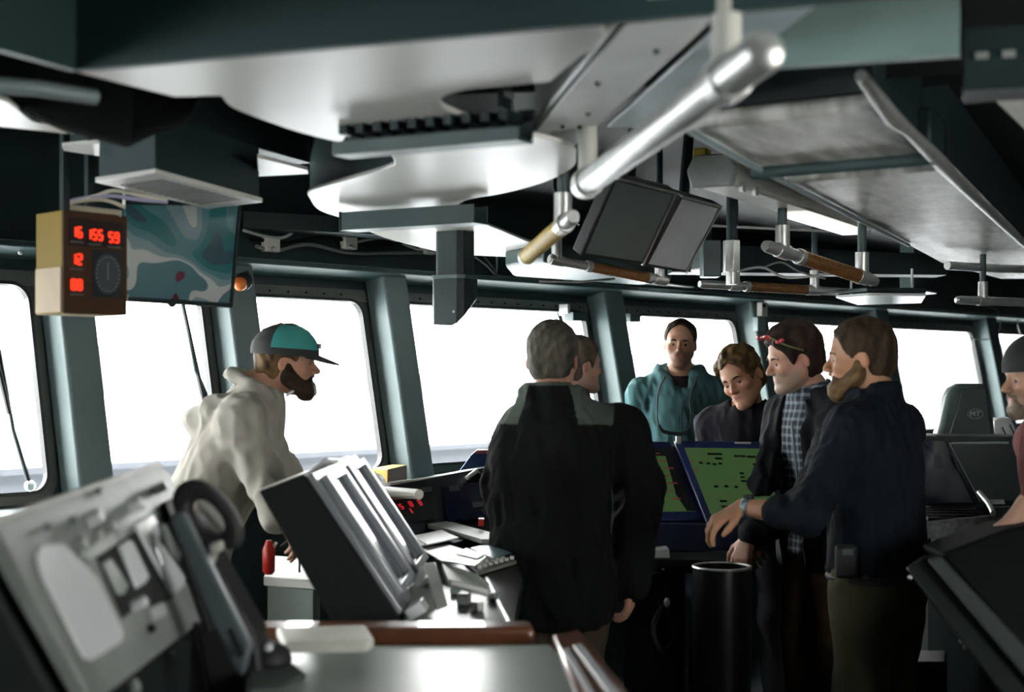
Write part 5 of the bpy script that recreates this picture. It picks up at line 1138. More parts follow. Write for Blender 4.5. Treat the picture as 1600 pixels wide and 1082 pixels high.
        vx.cut(s.up(0, 0, ztop), (0, 0, 1), .01); vx.cut(s.J['anL']+Vector((0, 0, -.045)), (0, 0, -1), .01)
        fn_ = rnoise(seed, 26, 2, (.7, .7, 1.8)); fb = rnoise(seed+9, 34, 2, (.8, .8, 1.5)); vx.disp(lambda x, y, z: folds*1.2*fn_(x, y, z)+folds*1.8*(.35-np.abs(fb(x, y, z)))); c_ = np.array(col)
        return skin_obj(name, vx, m or CLOTH, s.root, lambda x, y, z: np.tile(c_, (len(x), 1)), 1)
    def shoes(s, col=(.02, .018, .015)):
        for sd in 'LR':
            a = s.J['an'+sd]; vx = Vox(a-Vector((.08, .12, .12)), a+Vector((.08, .25, .06)), .008); zb = -a.z+.0+.04
            vx.cone(a+Vector((0, -.035, -.045)), a+Vector((0, .16, -.058)), .043, .037, .02); vx.cone(a, a+Vector((0, 0, -.04)), .05, .05, .02); vx.cut(Vector((0, 0, max(s.z0, 0)+.001)), (0, 0, -1), .005); c_ = np.array(col)
            skin_obj('shoe', vx, CLOTH, s.root, lambda x, y, z: np.tile(c_, (len(x), 1)), 1)
    def W(s, v): return s.M @ v
    def hw(s, x, y, z): return s.M @ (s.HM @ (Vector((x, y, z))*s.hs))
FA = lambda deg: HD + math.radians(deg)        # facing, degrees to the left of the viewing direction
SK = (.50, .27, .18)
# ---- hooded man in a teal cap, leaning over the console
p = Person('person in light grey hooded sweatshirt and teal and black cap leaning forward over the console', (449, 566), 4.85, FA(-84), lean=28, head=(0, 4, 0), headfwd=.05, bulk=1.10, wide=1.05, hs=.96)
wr = p.loc(432, 808, 4.55); wl = p.loc(470, 800, 5.1)
p.J['elR'] = p.loc(408, 735, 4.62); p.J['wrR'] = wr; p.J['elL'] = p.loc(440, 740, 5.15); p.J['wrL'] = wl
dn = Vector((.0, .55, -.75)); p.body(SK, [('R', wr, dn, Vector((0, -.6, -.6)), Vector((-1, 0, 0))), ('L', wl, dn, Vector((0, -.6, -.6)), Vector((1, 0, 0)))])
def hood(vx):
    c = p.nb; U3 = p.U.to_3x3()
    pts = [c+U3 @ Vector(v) for v in ((-.115, .06, -.04), (-.130, -.02, -.04), (-.10, -.10, -.10), (0, -.135, -.17), (.10, -.10, -.10), (.130, -.02, -.04), (.115, .06, -.04))]
    vx.chain(pts, [.016, .028, .038, .044, .038, .028, .016], .035)
    pts = [c+U3 @ Vector(v) for v in ((-.095, .05, .02), (-.105, -.03, .035), (-.06, -.10, .03), (0, -.12, .02), (.06, -.10, .03), (.105, -.03, .035), (.095, .05, .02))]
    vx.chain(pts, [.018, .022, .022, .020, .022, .022, .018], .02)
p.top('sweatshirt', (.36, .345, .30), g=.026, zhem=.86, collar=None, folds=.0055, seed=4, h=.0075, extra=hood, sl_r=1.05)
p.trousers((.022, .022, .022)); p.shoes()
p.hair((.22, .14, .06), .012, low=-.05, noise=.006, f0=120, tone2=(.07, .04, .02), nape=-.085, curl=True)
p.beard((.045, .028, .018), .014); p.brows((.04, .025, .015))
# cap: crown with teal side panel, band and peak
R_ = p.M @ p.HM; k = p.hs
CAPB = mat('black_cap_cloth', (.022, .026, .026), .8, bump=.2, bscale=300); CAPT = mat('teal_cap_panel', (.035, .26, .24), .7, bump=.2, bscale=300)
def dome(z0, rx, ry, rz, cz, cy, a0=0, a1=2*PI, n=36, m=10, th=.004, top=.999):
    mb = MB(); vs = []; fs = []
    for L in (0, 1):
        for i in range(m+1):
            t = math.asin(max(-1, min(1, (z0-cz)/rz))); ph = t+(PI/2*top-t)*i/m
            for j in range(n+1):
                a = a0+(a1-a0)*j/n; vs.append((rx*(1+L*th/rx)*math.cos(ph)*math.cos(a), cy+ry*(1+L*th/ry)*math.cos(ph)*math.sin(a), cz+rz*(1+L*th/rz)*math.sin(ph)))
    q = (m+1)*(n+1)
    for L in (0, 1):
        for i in range(m):
            for j in range(n): a = L*q+i*(n+1)+j; fs.append((a, a+1, a+n+2, a+n+1) if L else (a+n+1, a+n+2, a+1, a))
    for i in (0, m):
        for j in range(n): a = i*(n+1)+j; fs.append((a, a+1, q+a+1, q+a))
    for j in (0, n):
        for i in range(m): a = i*(n+1)+j; fs.append((a, a+n+1, q+a+n+1, q+a))
    return mb.add(vs, fs)
def peak(L=.075, w=.068, cy=.088, z=.045, drop=.018):
    mb = MB(); n = 16; top = []; bot = []
    for i in range(n+1):
        a = PI*i/n; x = -w*math.cos(a); e = math.sin(a)
        top.append(((x, cy-.030*(abs(x)/w)**2, z-.012*(abs(x)/w)**2), (x*1.0, cy-.03*(abs(x)/w)**2+L*e**.7, z-drop*e-.012*(abs(x)/w)**2)))
    vs = [v for t_ in top for v in t_]; N = len(vs); vs += [(x, y, z_-.007) for x, y, z_ in vs]
    fs = []
    for i in range(n): a = 2*i; fs += [(a, a+1, a+3, a+2), (N+a+2, N+a+3, N+a+1, N+a), (a+1, N+a+1, N+a+3, a+3), (a, a+2, N+a+2, N+a)]
    return mb.add(vs, fs)
cp = link('cap', at(R_, dome(.022, .093, .113, .094, .034, -.010)), CAPB, p.root, 0, True)
link('side_panel', at(R_, dome(.046, .097, .117, .0975, .034, -.010, -PI*.12, PI*.40, 20, 8, .003, .72)), CAPT, cp, 0, True)
link('cap_band', at(R_, MB().prism([(x*1.0, y, 0) for x, y in [(.0955*math.cos(a), -.010+.1155*math.sin(a)) for a in np.linspace(0, 2*PI, 36, endpoint=False)]], (0, 0, .014))).mesh if False else at(R_, dome(.022, .094, .114, .100, .038, -.010, 0, 2*PI, 36, 2, .003, .18)), CAPB, cp, 0, True)
link('peak', at(R_, peak(.085, .072, .092, .036, .030)), CAPB, cp, 0, True)
link('badge', at(R_, MB().prism([(.012, .1085, .052), (.042, .099, .052), (.042, .099, .070), (.012, .1085, .070)], (.002, .004, 0))), RUB, cp); link('badge_dot', at(R_, MB().ball((.034, .105, .061), .004, 8)), PAPER, cp)
link('drawstring', at(p.M, MB().tube([p.nb+Vector((.05, .10, .0)), p.nb+Vector((.045, .14, .03))], .005, 8)), PAPER, p.root, 0, True)

# ---- big man in the black fleece, back to the camera
p = Person('person with short grey hair seen from behind in black fleece with grey collar', (864, 563), 4.75, FA(-8), lean=4, bulk=1.20, wide=.95, head=(-6, 6, 0), hs=1.03)
p.J['shL'] = p.loc(826, 680, 4.80); p.J['shR'] = p.loc(968, 680, 4.80)
p.J['elL'] = p.loc(790, 760, 4.75); p.J['wrL'] = p.loc(812, 855, 4.6)+Vector((0, .06, 0)); p.J['elR'] = p.loc(1000, 760, 4.78); p.J['wrR'] = p.loc(985, 910, 4.68)
p.body((.46, .25, .17), [('R', p.J['wrR'], Vector((-.05, .15, -1)), Vector((-1, .2, 0)), Vector((0, 1, 0)))])
Ui = np.array(p.U.inverted()); kk = p.k
def fl_tone(x, y, z):
    x, y, z = x/kk, y/kk, z/kk
    X = Ui[0][0]*x+Ui[0][1]*y+Ui[0][2]*z+Ui[0][3]; Z = Ui[2][0]*x+Ui[2][1]*y+Ui[2][2]*z+Ui[2][3]
    g = (Z > 1.425+.0*np.abs(X)) & ((np.abs(X) > .078+(1.52-Z)*.25) | (Z > 1.555)) & (np.abs(X) < .21)
    return np.where(g[:, None], np.array([.085, .105, .09]), np.array([.0065, .0075, .0075]))
p.top('fleece', (0, 0, 0), g=.034, zhem=.74, collar=(.098, .085, .030), folds=.006, tone=fl_tone, m=FLEECE, seed=7, h=.0075, sl_r=1.25)
p.trousers((.055, .045, .030)); p.shoes()
p.hair((.12, .11, .085), .008, noise=.0022, f0=190, tone2=(.05, .048, .04), nape=-.065, seed=2)

# ---- half-hidden man beyond him, in profile
p = Person('person half hidden behind the black fleece, looking to the right with a lit forehead', (904, 572), 5.9, FA(-62), lean=4, head=(0, 0, 0), hs=.97)
p.body((.52, .34, .26), stub=(.2, .15, .11), amount=.3); p.top('jacket', (.045, .05, .042), g=.022, collar=(.07, .065, .03)); p.trousers((.03, .03, .03)); p.hair((.16, .13, .10), .009, tone2=(.07, .055, .04)); p.shoes()

# ---- man in the teal pullover
p = Person('person in teal half-zip pullover with cord hung glasses standing before the bright window', (1063, 538), 6.8, FA(176), lean=1, head=(-6, 3, -3), hs=.94, slim=1.0, bulk=.98, wide=1.06)
p.body((.52, .29, .19), stub=(.16, .11, .08), amount=.55)
def tealhood(vx):
    c = p.nb; vx.chain([c+Vector(v) for v in ((-.035, .095, -.075), (-.085, .06, -.005), (-.095, -.02, .02), (-.06, -.09, .02), (0, -.11, .02), (.06, -.09, .02), (.095, -.02, .02), (.085, .06, -.005), (.035, .095, -.075))], [.014, .024, .030, .034, .036, .034, .030, .024, .014], .02)
p.top('pullover', (.08, .185, .195), g=.020, zhem=.86, folds=.006, seed=12, vneck=.13, extra=tealhood, h=.0075)
p.trousers((.03, .035, .04)); p.shoes(); p.hair((.06, .04, .025), .007, noise=.003, tone2=(.025, .018, .012), nape=-.05, top=-.004, zfront=.078, seed=4, fz=.134); p.brows((.03, .02, .012))
vx = Vox(p.nb-Vector((.2, .2, .25)), p.nb+Vector((.2, .2, .1)), .008); p.torso(vx, .008, .05); vx.cone(p.nb, p.nb+Vector((0, .01, -.02)), .078, .078, .02); vx.cut(p.nb+Vector((0, 0, .005)), (0, 0, 1), .01); vx.cone(p.nb+Vector((0, .02, .05)), p.nb+Vector((0, .02, -.02)), .062, .06, .01, sub=True); vx.cut(p.nb-Vector((0, 0, .2)), (0, 0, -1))
skin_obj('undershirt', vx, CLOTH, p.root, lambda x, y, z: np.tile(np.array((.03, .022, .028)), (len(x), 1)), 1)
zf = lambda x, z: p.M @ p.up(x, .150+.0*z, z)
link('glasses_cord', MB().tube(open_pts([zf(.075, 1.50), zf(.105, 1.43), zf(.112, 1.33), zf(.10, 1.265), zf(.06, 1.245), zf(.02, 1.238), zf(-.03, 1.25), zf(-.045, 1.33), zf(-.04, 1.40), zf(-.07, 1.50)]), .0035, 8), RUB, p.root, 0, True)
link('glasses', MB().tube(open_pts([zf(.105, 1.275), zf(.085, 1.245), zf(.045, 1.238), zf(.0, 1.235), zf(-.03, 1.245)]), .0075, 8), RUB, p.root, 0, True)
link('zip', MB().tube([p.M @ p.up(0, .150, 1.36), p.M @ p.up(0, .150, 1.12)], .0035, 6), mat('dark_teal_zip', (.02, .06, .06), .4), p.root)
link('chest_badge', MB().ball(p.M @ p.up(-.095, .132, 1.33), (.022, .006, .007), 12), TEALL, p.root)

# ---- curly-haired young man leaning in
p = Person('young person with curly brown hair and dark T-shirt, head tilted, leaning in by the pillar', (1160, 591), 6.0, FA(158), lean=17, side=0, head=(-16, 18, 20), hs=1.03, headfwd=.05)
p.body((.52, .28, .17)); p.top('shirt', (.022, .022, .030), g=.016, sleeve=.5, folds=.005, seed=21, zhem=.86, neck=.078)
p.trousers((.03, .03, .035)); p.shoes(); p.hair((.20, .125, .05), .012, noise=.009, f0=115, tone2=(.05, .028, .012), curl=True, top=.012, nape=-.06, seed=11, fz=.126, zfront=.066, front=.08); p.brows((.05, .028, .012))

# ---- man in plaid shirt and open dark jacket, glasses pushed up
p = Person('smiling person in plaid shirt and open dark jacket, red-lensed glasses pushed up on dark hair', (1241, 562), 5.5, FA(118), lean=7, head=(-20, 14, 0), headfwd=.05, hs=1.05)
wl = p.loc(1172, 838, 5.0); p.J['elL'] = p.loc(1262, 785, 5.15); p.J['wrL'] = wl; p.J['wrR'] = p.loc(1185, 825, 5.5); p.J['elR'] = p.loc(1195, 760, 5.5)
p.body((.55, .31, .22), [('L', wl, Vector((0, .45, -.85)), Vector((.2, -.5, -.5)), Vector((1, .2, 0)))], stub=(.30, .25, .20), amount=.7, lips=(.5, .17, .14))
def plaidmat():
    m = bpy.data.materials.new('blue_plaid_cloth'); m.use_nodes = True; nt = m.node_tree; b = nt.nodes['Principled BSDF']; tc = nt.nodes.new('ShaderNodeTexCoord'); b.inputs['Roughness'].default_value = .8
    col = nt.nodes.new('ShaderNodeMix'); col.data_type = 'RGBA'; col.inputs[6].default_value = (.018, .028, .045, 1); col.inputs[7].default_value = (.25, .30, .35, 1)
    ms = []
    for d, s_ in (('X', 22), ('Z', 20)):
        w = nt.nodes.new('ShaderNodeTexWave'); w.bands_direction = d; w.inputs['Scale'].default_value = s_/2; w.inputs['Distortion'].default_value = .5; nt.links.new(tc.outputs['Object'], w.inputs['Vector'])
        r = nt.nodes.new('ShaderNodeValToRGB'); r.color_ramp.elements[0].position = .55; r.color_ramp.elements[1].position = .8; r.color_ramp.elements[1].color = (.5, .5, .5, 1); nt.links.new(w.outputs['Fac'], r.inputs[0]); ms.append(r)
    a = nt.nodes.new('ShaderNodeMath'); a.operation = 'ADD'; nt.links.new(ms[0].outputs[0], a.inputs[0]); nt.links.new(ms[1].outputs[0], a.inputs[1]); nt.links.new(a.outputs[0], col.inputs[0]); nt.links.new(col.outputs[2], b.inputs['Base Color']); return m
p.top('plaid_shirt', (.1, .1, .1), g=.010, sleeve=.3, zhem=.86, folds=.003, m=plaidmat(), collar=(.070, .068, .026), seed=31, neck=.066)
p.top('jacket', (.008, .011, .014), g=.032, zhem=.80, folds=.006, seed=32, open_front=(.065, 0), neck=.085, collar=None, h=.0075, sleeve=.97)
p.trousers((.10, .07, .035)); p.shoes(); p.hair((.045, .026, .018), .016, noise=.006, f0=110, tone2=(.014, .009, .007), nape=-.085, top=.01, seed=13, zfront=.055); p.brows((.03, .02, .015))
gl = link('glasses', MB().tube(open_pts([p.hw(-.092, -.01, .03), p.hw(-.090, .045, .062), p.hw(-.062, .086, .098), p.hw(0, .098, .108), p.hw(.062, .086, .098), p.hw(.09, .045, .062), p.hw(.092, -.01, .03)]), .004, 8), mat('olive_frame', (.10, .11, .03), .4), p.root, 0, True)
for a in (-1, 1): link('lens', MB().ball(p.hw(a*.040, .092, .104), (.019, .019, .010), 12, (p.M @ p.HM @ RX(35)).to_3x3()), mat('red_mirror_lens', (.8, .12, .14), .15, metal=.6), gl, 0, True)
link('lens', MB().ball(p.hw(-.080, .063, .083), (.010, .020, .010), 12, (p.M @ p.HM).to_3x3()), mat('red_mirror_lens', (0, 0, 0)), gl, 0, True)
link('teeth', MB().ball(p.hw(0, .083, -.0575), (.012*1, .012, .004), 10), PAPER, p.root, 0, True)
link('zip_edge', MB().tube(open_pts([p.M @ p.up(-.068, .148, z) for z in (1.42, 1.3, 1.15, 1.0, .88)]), .004, 6), TEALL, p.root, 0, True)

# ---- bearded man in the navy shirt, pointing over the console
p = Person('bearded person in navy shirt and olive trousers reaching a watch-wearing hand over the green screen', (1345, 560), 4.5, FA(50), lean=3, head=(24, 4, 0), hs=1.02, bulk=1.12, wide=1.06)
wl = p.loc(1160, 793, 4.35); p.J['elL'] = p.loc(1262, 806, 4.18); p.J['wrL'] = wl; p.J['elR'] = p.loc(1400, 780, 4.9); p.J['wrR'] = p.loc(1370, 870, 5.0)
fd_ = (wl-p.J['elL']).normalized(); hd_ = Matrix.Rotation(0, 3, 'Z') @ fd_
dwn = (p.M.to_3x3().inverted() @ (P(1112, 820, 4.36)-P(1160, 795, 4.38))).normalized()
tow = p.M.to_3x3().inverted() @ (-VIEW)
p.body((.50, .27, .16), [('L', wl, dwn, p.M.to_3x3().inverted() @ (RIGHT*.5-UP*.7+VIEW*.2), tow, dict(curl=.62, s=1.08, spread=.16))])
p.top('navy_shirt', (.0055, .010, .015), g=.022, zhem=.955, sleeve=.72, folds=.006, seed=41, collar=(.070, .068, .030), h=.0075, sl_r=1.0)
p.trousers((.085, .080, .047), g=.024); p.shoes()
p.hair((.065, .042, .024), .006, noise=.0022, f0=190, tone2=(.022, .015, .009), nape=-.066, seed=6, zfront=.07); p.beard((.10, .058, .026), .016, tone2=(.20, .13, .06)); p.brows((.06, .035, .02))
Wt = p.M @ wl.lerp(p.J['elL'], .10); dv = (p.M.to_3x3() @ fd_)
wt = link('watch', MB().tube([Wt-dv*.011, Wt+dv*.011], .034, 20), mat('steel_blue_watch_strap', (.16, .24, .27), .35, metal=.4), p.root, .003, True)
link('watch_face', MB().tube([Wt+UP*.030, Wt+UP*.040], .017, 16), RUB, wt, .002)
pc = p.M @ p.lo(-.14, -.13, .92); link('belt', MB().tube([p.M @ p.lo(.195*math.cos(a), .150*math.sin(a), .945) for a in np.linspace(0, 2*PI, 28, endpoint=False)], .014, 8, closed=True), RUB, p.root, 0, True)
pq = P(1322, 878, 4.30); link('belt_pouch', MB().box(pq, (.065, .035, .10), Matrix.Rotation(HD-PI/2, 4, 'Z')), RUB, p.root, .01); link('pouch_light', MB().box(pq-VIEW*.02+UP*.03, (.03, .004, .016), Matrix.Rotation(HD-PI/2, 4, 'Z')), TEAL, p.root)

# ---- man at the right edge
p = Person('person in dark cap and red shirt at the right edge, forearm on the slanted console', (1620, 592), 4.5, FA(92), lean=14, head=(0, 5, 0), hs=1.0)
wl = p.loc(1574, 822, 4.05); p.J['elL'] = p.loc(1630, 775, 4.05); p.J['wrL'] = wl
fdir = p.M.to_3x3().inverted() @ (P(1548, 836, 4.08)-P(1578, 822, 4.05))
p.body((.50, .30, .21), [('L', wl, fdir, Vector((0, 0, -1)), p.M.to_3x3().inverted() @ VIEW, dict(curl=.35))], stub=(.22, .14, .09), amount=.5)
p.top('shirt', (.16, .035, .03), g=.028, sleeve=.55, folds=.003, zhem=.86, seed=51, collar=None); p.trousers((.03, .03, .03)); p.shoes(); p.hair((.05, .03, .02), .008)
R_ = p.M @ p.HM; cp = link('cap', at(R_, dome(.028, .091, .111, .105, .038, -.010)), CAPB, p.root, 0, True)
p.beard((.28, .22, .16), .006)
# ------------------------------------------------------------------ centre console with blue framed screens
BLUE = mat('blue_bezel', (.012, .022, .09), .35, var=.1)
def greenscreen(name, c1, c2, es):
    return mat(name, c1, .3, emit=c2, estr=es, var=.05)
GS = mat('green_chart_display', (.02, .04, .015), .3, emit=(.055, .115, .035), estr=.45, var=.02)
GD = mat('dark_sidebar_and_shadow', (.01, .012, .012), .3); GT_ = mat('dark_screen_symbols', (.004, .008, .004), .4)
def monitor(label, q, sym=True, side=None):
    n = (q[1]-q[0]).cross(q[3]-q[0]).normalized(); n = n if n.dot(-VIEW) > 0 else -n
    t = thing('monitor', label, 'monitor', frame((q[2]+q[3])/2))
    link('casing', MB().prism([p_-n*.05 for p_ in q], n*.05), BLUE, t, .006)
    s = inset_quad(q, .09, .10, .07, .10); f = lambda u0, v0, u1, v1, o: [bilin(s, u, v)+n*o for u, v in ((u0, v0), (u1, v0), (u1, v1), (u0, v1))]
    link('display', MB().prism(f(0, 0, 1, 1, .0005), n*.002), GS, t)
    if side: link('sidebar', MB().prism(f(side[0], 0, side[1], 1, .003), n*.001), GD, t)
    return t, f, n, s
q1 = [P(1000, 688, 5.75), P(1058, 690, 5.75), P(1108, 815, 5.45), P(990, 815, 5.45)]
q1 = [P(965, 688, 5.8), P(1047, 690, 5.75), P(1100, 812, 5.5), P(985, 815, 5.5)]
t, f, n, s = monitor('left blue framed monitor with green chart, dark sidebar and painted shadow beside the black fleece', q1, side=None)
# sidebar and slanting shadow painted as one dark area on the display
link('display_shadow_area', MB().prism([bilin(s, .45, 0)+n*.0035, bilin(s, 1, 0)+n*.0035, bilin(s, 1, 1)+n*.0035, bilin(s, .86, 1)+n*.0035], n*.0005), GD, t)
for k_ in range(7): link('menu_line', MB().prism(f(.66, .08+k_*.12, .66+.22*((k_*37 % 5)/5+.4), .10+k_*.12, .0042), n*.0006), mat('dim_red_text', (.12, .02, .02), .5, emit=(.12, .02, .02), estr=.5), t)
q2 = [P(1052, 688, 5.7), P(1192, 690, 5.6), P(1235, 815, 5.35), P(1104, 818, 5.42)]
t, f, n, s = monitor('right blue framed monitor with green display and small dark symbols under the pointing hand', q2)
sym = [(.28, .08, .2), (.36, .15, .1), (.12, .22, .05), (.22, .23, .05), (.30, .24, .05), (.38, .23, .05), (.63, .11, .06), (.70, .11, .08), (.80, .12, .12), (.84, .24, .06), (.86, .32, .06), (.89, .40, .06), (.62, .38, .06), (.61, .44, .06), (.60, .50, .07), (.20, .58, .06), (.34, .58, .06), (.48, .59, .05), (.2, .8, .1), (.19, .88, .12), (.9, .46, .05)]
for x, y, w_ in sym: link('symbol', MB().prism(f(x, y, min(.98, x+w_), y+.032, .003), n*.0006), GT_, t)
for x, y in ((.01, .2), (.03, .3), (.02, .36)): link('red_mark', MB().prism(f(x, y, x+.03, y+.025, .003), n*.0006), mat('dim_red_text', (0, 0, 0)), t)
link('badge', MB().prism([bilin(q2, u, v)+n*.003 for u, v in ((.68, .02), (.86, .02), (.86, .045), (.68, .045))], n*.002), CREAM, t)
link('latch', MB().box(P(1060, 688, 5.66), (.02, .02, .03), Matrix.Rotation(HD, 4, 'Z')), STEEL, t, .002)
# console under the monitors
tp = [P(975, 822, 5.5), P(1240, 826, 5.38)]
t = thing('chart_console', 'dark console carrying the two blue framed monitors', 'console', frame((*P(1100, 900, 5.6).xy, 0)))
zt = P(1100, 822, 5.45).z
link('apron', MB().prism([P(975, 818, 5.47), P(1195, 821, 5.36), P(1200, 862, 5.31), P(975, 862, 5.42)], VIEW*.05), mat('deep_navy_apron', (.008, .012, .03), .3), t, .006)
def plan(pts): return [Vector((*P(x, 900, D).xy, 0)) for x, D in pts]
link('desk', MB().prism([v+UP*(zt-.14) for v in plan([(975, 5.2), (1165, 5.1), (1165, 5.9), (975, 5.9)])], (0, 0, .05)), BLACK, t, .004)
link('support', MB().prism([P(980, 818, 5.62), P(1190, 818, 5.52), P(1180, 698, 5.82), P(980, 698, 5.95)], VIEW*.1), SLAB, t, .004)
link('cabinet', MB().prism(plan([(975, 5.45), (1070, 5.45), (1070, 6.0), (975, 6.0)]), (0, 0, zt-.14)), TEALD, t)
link('cabinet', MB().prism(plan([(1085, 5.5), (1160, 5.45), (1160, 5.9), (1085, 5.9)]), (0, 0, zt-.14)), SLAB, t)
t = thing('switch_box', 'grey switch box with a small light beside the right hand of the black fleece', 'switch box', frame(P(1030, 880, 5.2)))
link('case', MB().prism([P(1015, 862, 5.2), P(1046, 858, 5.2), P(1048, 894, 5.2), P(1018, 898, 5.2)], VIEW*.1), mat('grey_meter', (0, 0, 0)), t, .004); link('lever', MB().tube([P(1037, 880, 5.18), P(1036, 892, 5.17)], .006, 8), PAPER, t)
solo('lens_cap', MB().ball(P(1042, 942, 5.1), (.012, .012, .018), 12), PAPER, 'tiny bright oval fitting below the grey switch box', 'fitting', smooth=True)
t = thing('waste_bin', 'black cylindrical drum standing below the pointing hand', 'drum', frame((*P(1128, 1000, 4.9).xy, 0)))
c = P(1128, 1000, 4.9); zr = P(1128, 886, 4.9).z; Mb = frame((c.x, c.y, 0))
link('shell', MB().lathe([(.095, 0), (.1, .01), (.1, zr-.01), (.098, zr), (.085, zr), (.085, zr-.04)], 36, Mb), mat('glossy_black_drum', (.006, .006, .007), .35, spec=.2), t, 0, True)
link('rim_ring', MB().tube([Vector((c.x+.099*math.cos(a), c.y+.099*math.sin(a), zr)) for a in np.linspace(0, 2*PI, 36, endpoint=False)], .005, 8, closed=True), STEEL, t, 0, True)
solo('cable_bunch', MB().tube(open_pts([P(1035, 950, 5.2), P(1020, 985, 5.15), P(1035, 1020, 5.15), P(1055, 1000, 5.2), P(1048, 960, 5.2), P(1030, 940, 5.25)]), .012, 10), RUB, 'looped black cable hanging between black fleece and drum', 'cable', smooth=True)
# ------------------------------------------------------------------ right-hand desks, helm chair
CH = mat('grey_green_chair_vinyl', (.075, .115, .105), .5, bump=.15, bscale=200)
t = thing('helm_chair', 'high-backed grey-green helm chair with an oval MT badge before the right window', 'chair', frame((*P(1500, 700, 7.2).xy, 0)))
Mc = basis(P(1508, 700, 6.6), RIGHT, UP); Mc = basis(P(1508, 700, 6.6), (RIGHT*.96-VIEW*.28), UP, None)
def CP(x, y, D=6.6): return P(x, y, D)
outl = [CP(*v) for v in ((1462, 690), (1470, 664), (1480, 620), (1488, 607), (1502, 600), (1538, 600), (1545, 604), (1552, 640), (1557, 690))]
cb_ = smooth_poly(outl, 3)
link('backrest', MB().prism(dbl(outl, []), VIEW*.10), CH, t, .02)
link('inner_panel', MB().prism([CP(1480, 690, 6.585), CP(1496, 640, 6.585), CP(1503, 608, 6.585), CP(1541, 606, 6.585), CP(1552, 690, 6.585)], VIEW*.012), mat('dark_chair_back', (.04, .065, .06), .5), t, .006)
lg_ = mat('pale_emblem_ink', (.35, .42, .40), .5); bc = CP(1524, 647, 6.578)
em = [bc+RIGHT*(.035*math.cos(a))+UP*(.022*math.sin(a)) for a in np.linspace(0, 2*PI, 28, endpoint=False)]
ob = link('emblem', MB().tube(em, .0014, 6, closed=True), lg_, t)
def stroke(mb, pts, w_=.0028):
    for a, b in zip(pts[:-1], pts[1:]):
        A = bc+RIGHT*a[0]+UP*a[1]; B = bc+RIGHT*b[0]+UP*b[1]; d = (B-A).normalized(); nn_ = d.cross(VIEW)*w_
        mb.prism([A-nn_, B-nn_, B+nn_, A+nn_], -VIEW*.001)
mb = MB(); stroke(mb, [(-.024, -.011), (-.022, .011), (-.013, -.004), (-.004, .011), (-.002, -.011)]); link('letter', mb, lg_, t, label='letter M of the badge')
mb = MB(); stroke(mb, [(.002, .010), (.024, .010)]); stroke(mb, [(.013, .010), (.011, -.011)]); link('letter', mb, lg_, t, label='letter T of the badge')
link('seat', MB().prism([v+UP*.55 for v in [P(x, 900, D).xyz*Vector((1, 1, 0)) if False else Vector((*P(x, 900, D).xy, 0)) for x, D in ((1462, 6.7), (1556, 6.7), (1556, 7.2), (1462, 7.2))]], (0, 0, .12)), CH, t, .03)
link('pedestal', MB().lathe([(.2, 0), (.2, .03), (.05, .06), (.05, .55)], 20, frame((*P(1508, 900, 6.95).xy, 0))), STEEL, t, 0, True)
link('back_support', MB().prism([CP(1480, 700, 6.7), CP(1550, 700, 6.7), CP(1550, 780, 6.8), CP(1480, 780, 6.8)], VIEW*.05), BLACK, t)
t = thing('white_case', 'white case with dark slots to the right of the helm chair', 'case', frame(P(1570, 685, 6.9)))
link('body', MB().prism([P(1551, 688, 6.8), P(1553, 658, 6.8), P(1560, 654, 6.8), P(1580, 653, 6.8), P(1594, 688, 6.8)], VIEW*.1), FROST, t, .006)
link('slot', MB().tube([P(1566, 668, 6.78), P(1575, 686, 6.78)], .003, 6), RUB, t); link('slot', MB().tube([P(1578, 664, 6.78), P(1588, 686, 6.78)], .003, 6), RUB, t)
# desk block behind bearded man
t = thing('navigation_desk', 'long dark desk with screens and keyboard in front of the helm chair', 'desk', frame((*P(1500, 900, 5.6).xy, 0)))
link('back_block', MB().prism([P(1432, 682, 6.0), P(1602, 684, 5.8), P(1640, 686, 5.8), P(1640, 790, 5.5), P(1440, 800, 5.6)], VIEW*.3), mat('teal_black_desk', (.016, .028, .028), .4), t, .008)
link('screen', MB().prism([P(1440, 688, 5.9), P(1476, 690, 5.85), P(1520, 786, 5.5), P(1440, 786, 5.55)], -VIEW*.01), mat('navy_off_screen', (.008, .012, .03), .15), t, .002)
link('inclined_panel', MB().prism([P(1482, 692, 5.8), P(1580, 694, 5.7), P(1600, 780, 5.4), P(1530, 784, 5.45)], -VIEW*.012), mat('dark_green_panel', (0, 0, 0)), t, .003)
link('panel_edge', MB().tube([P(1486, 693, 5.76), P(1576, 692, 5.66)], .005, 8), TEALL, t)
zk = P(1500, 812, 5.2).z
link('desk_top', MB().prism([Vector((*P(x, 900, D).xy, zk-.02)) for x, D in ((1432, 4.95), (1556, 4.9), (1640, 5.0), (1640, 5.6), (1430, 5.6))], (0, 0, .03)), BLACK, t, .003)
link('front_edge', MB().prism([P(1436, 818, 4.93), P(1556, 806, 4.88), P(1556, 832, 4.88), P(1436, 844, 4.93)], VIEW*.03), mat('speckled_grey_edge', (.085, .10, .10), .6, var=.4, scale=60), t, .003)
link('pedestal', MB().prism([Vector((*P(x, 900, D).xy, 0)) for x, D in ((1450, 5.1), (1540, 5.1), (1640, 5.5), (1440, 5.6))], (0, 0, zk-.03)), TEALD, t)
link('under_box', MB().prism([P(1462, 842, 5.0), P(1482, 840, 5.0), P(1484, 866, 5.0), P(1462, 866, 5.0)], VIEW*.06), TEALL, t, .003)
kb = thing('keyboard', 'black keyboard lying on the desk in front of the dark screen', 'keyboard', frame(P(1500, 806, 5.1)))
kq = [P(1450, 806, 5.0), P(1545, 800, 4.97), P(1520, 785, 5.4), P(1446, 788, 5.4)]; kq = [Vector((v.x, v.y, zk+.012)) for v in kq]
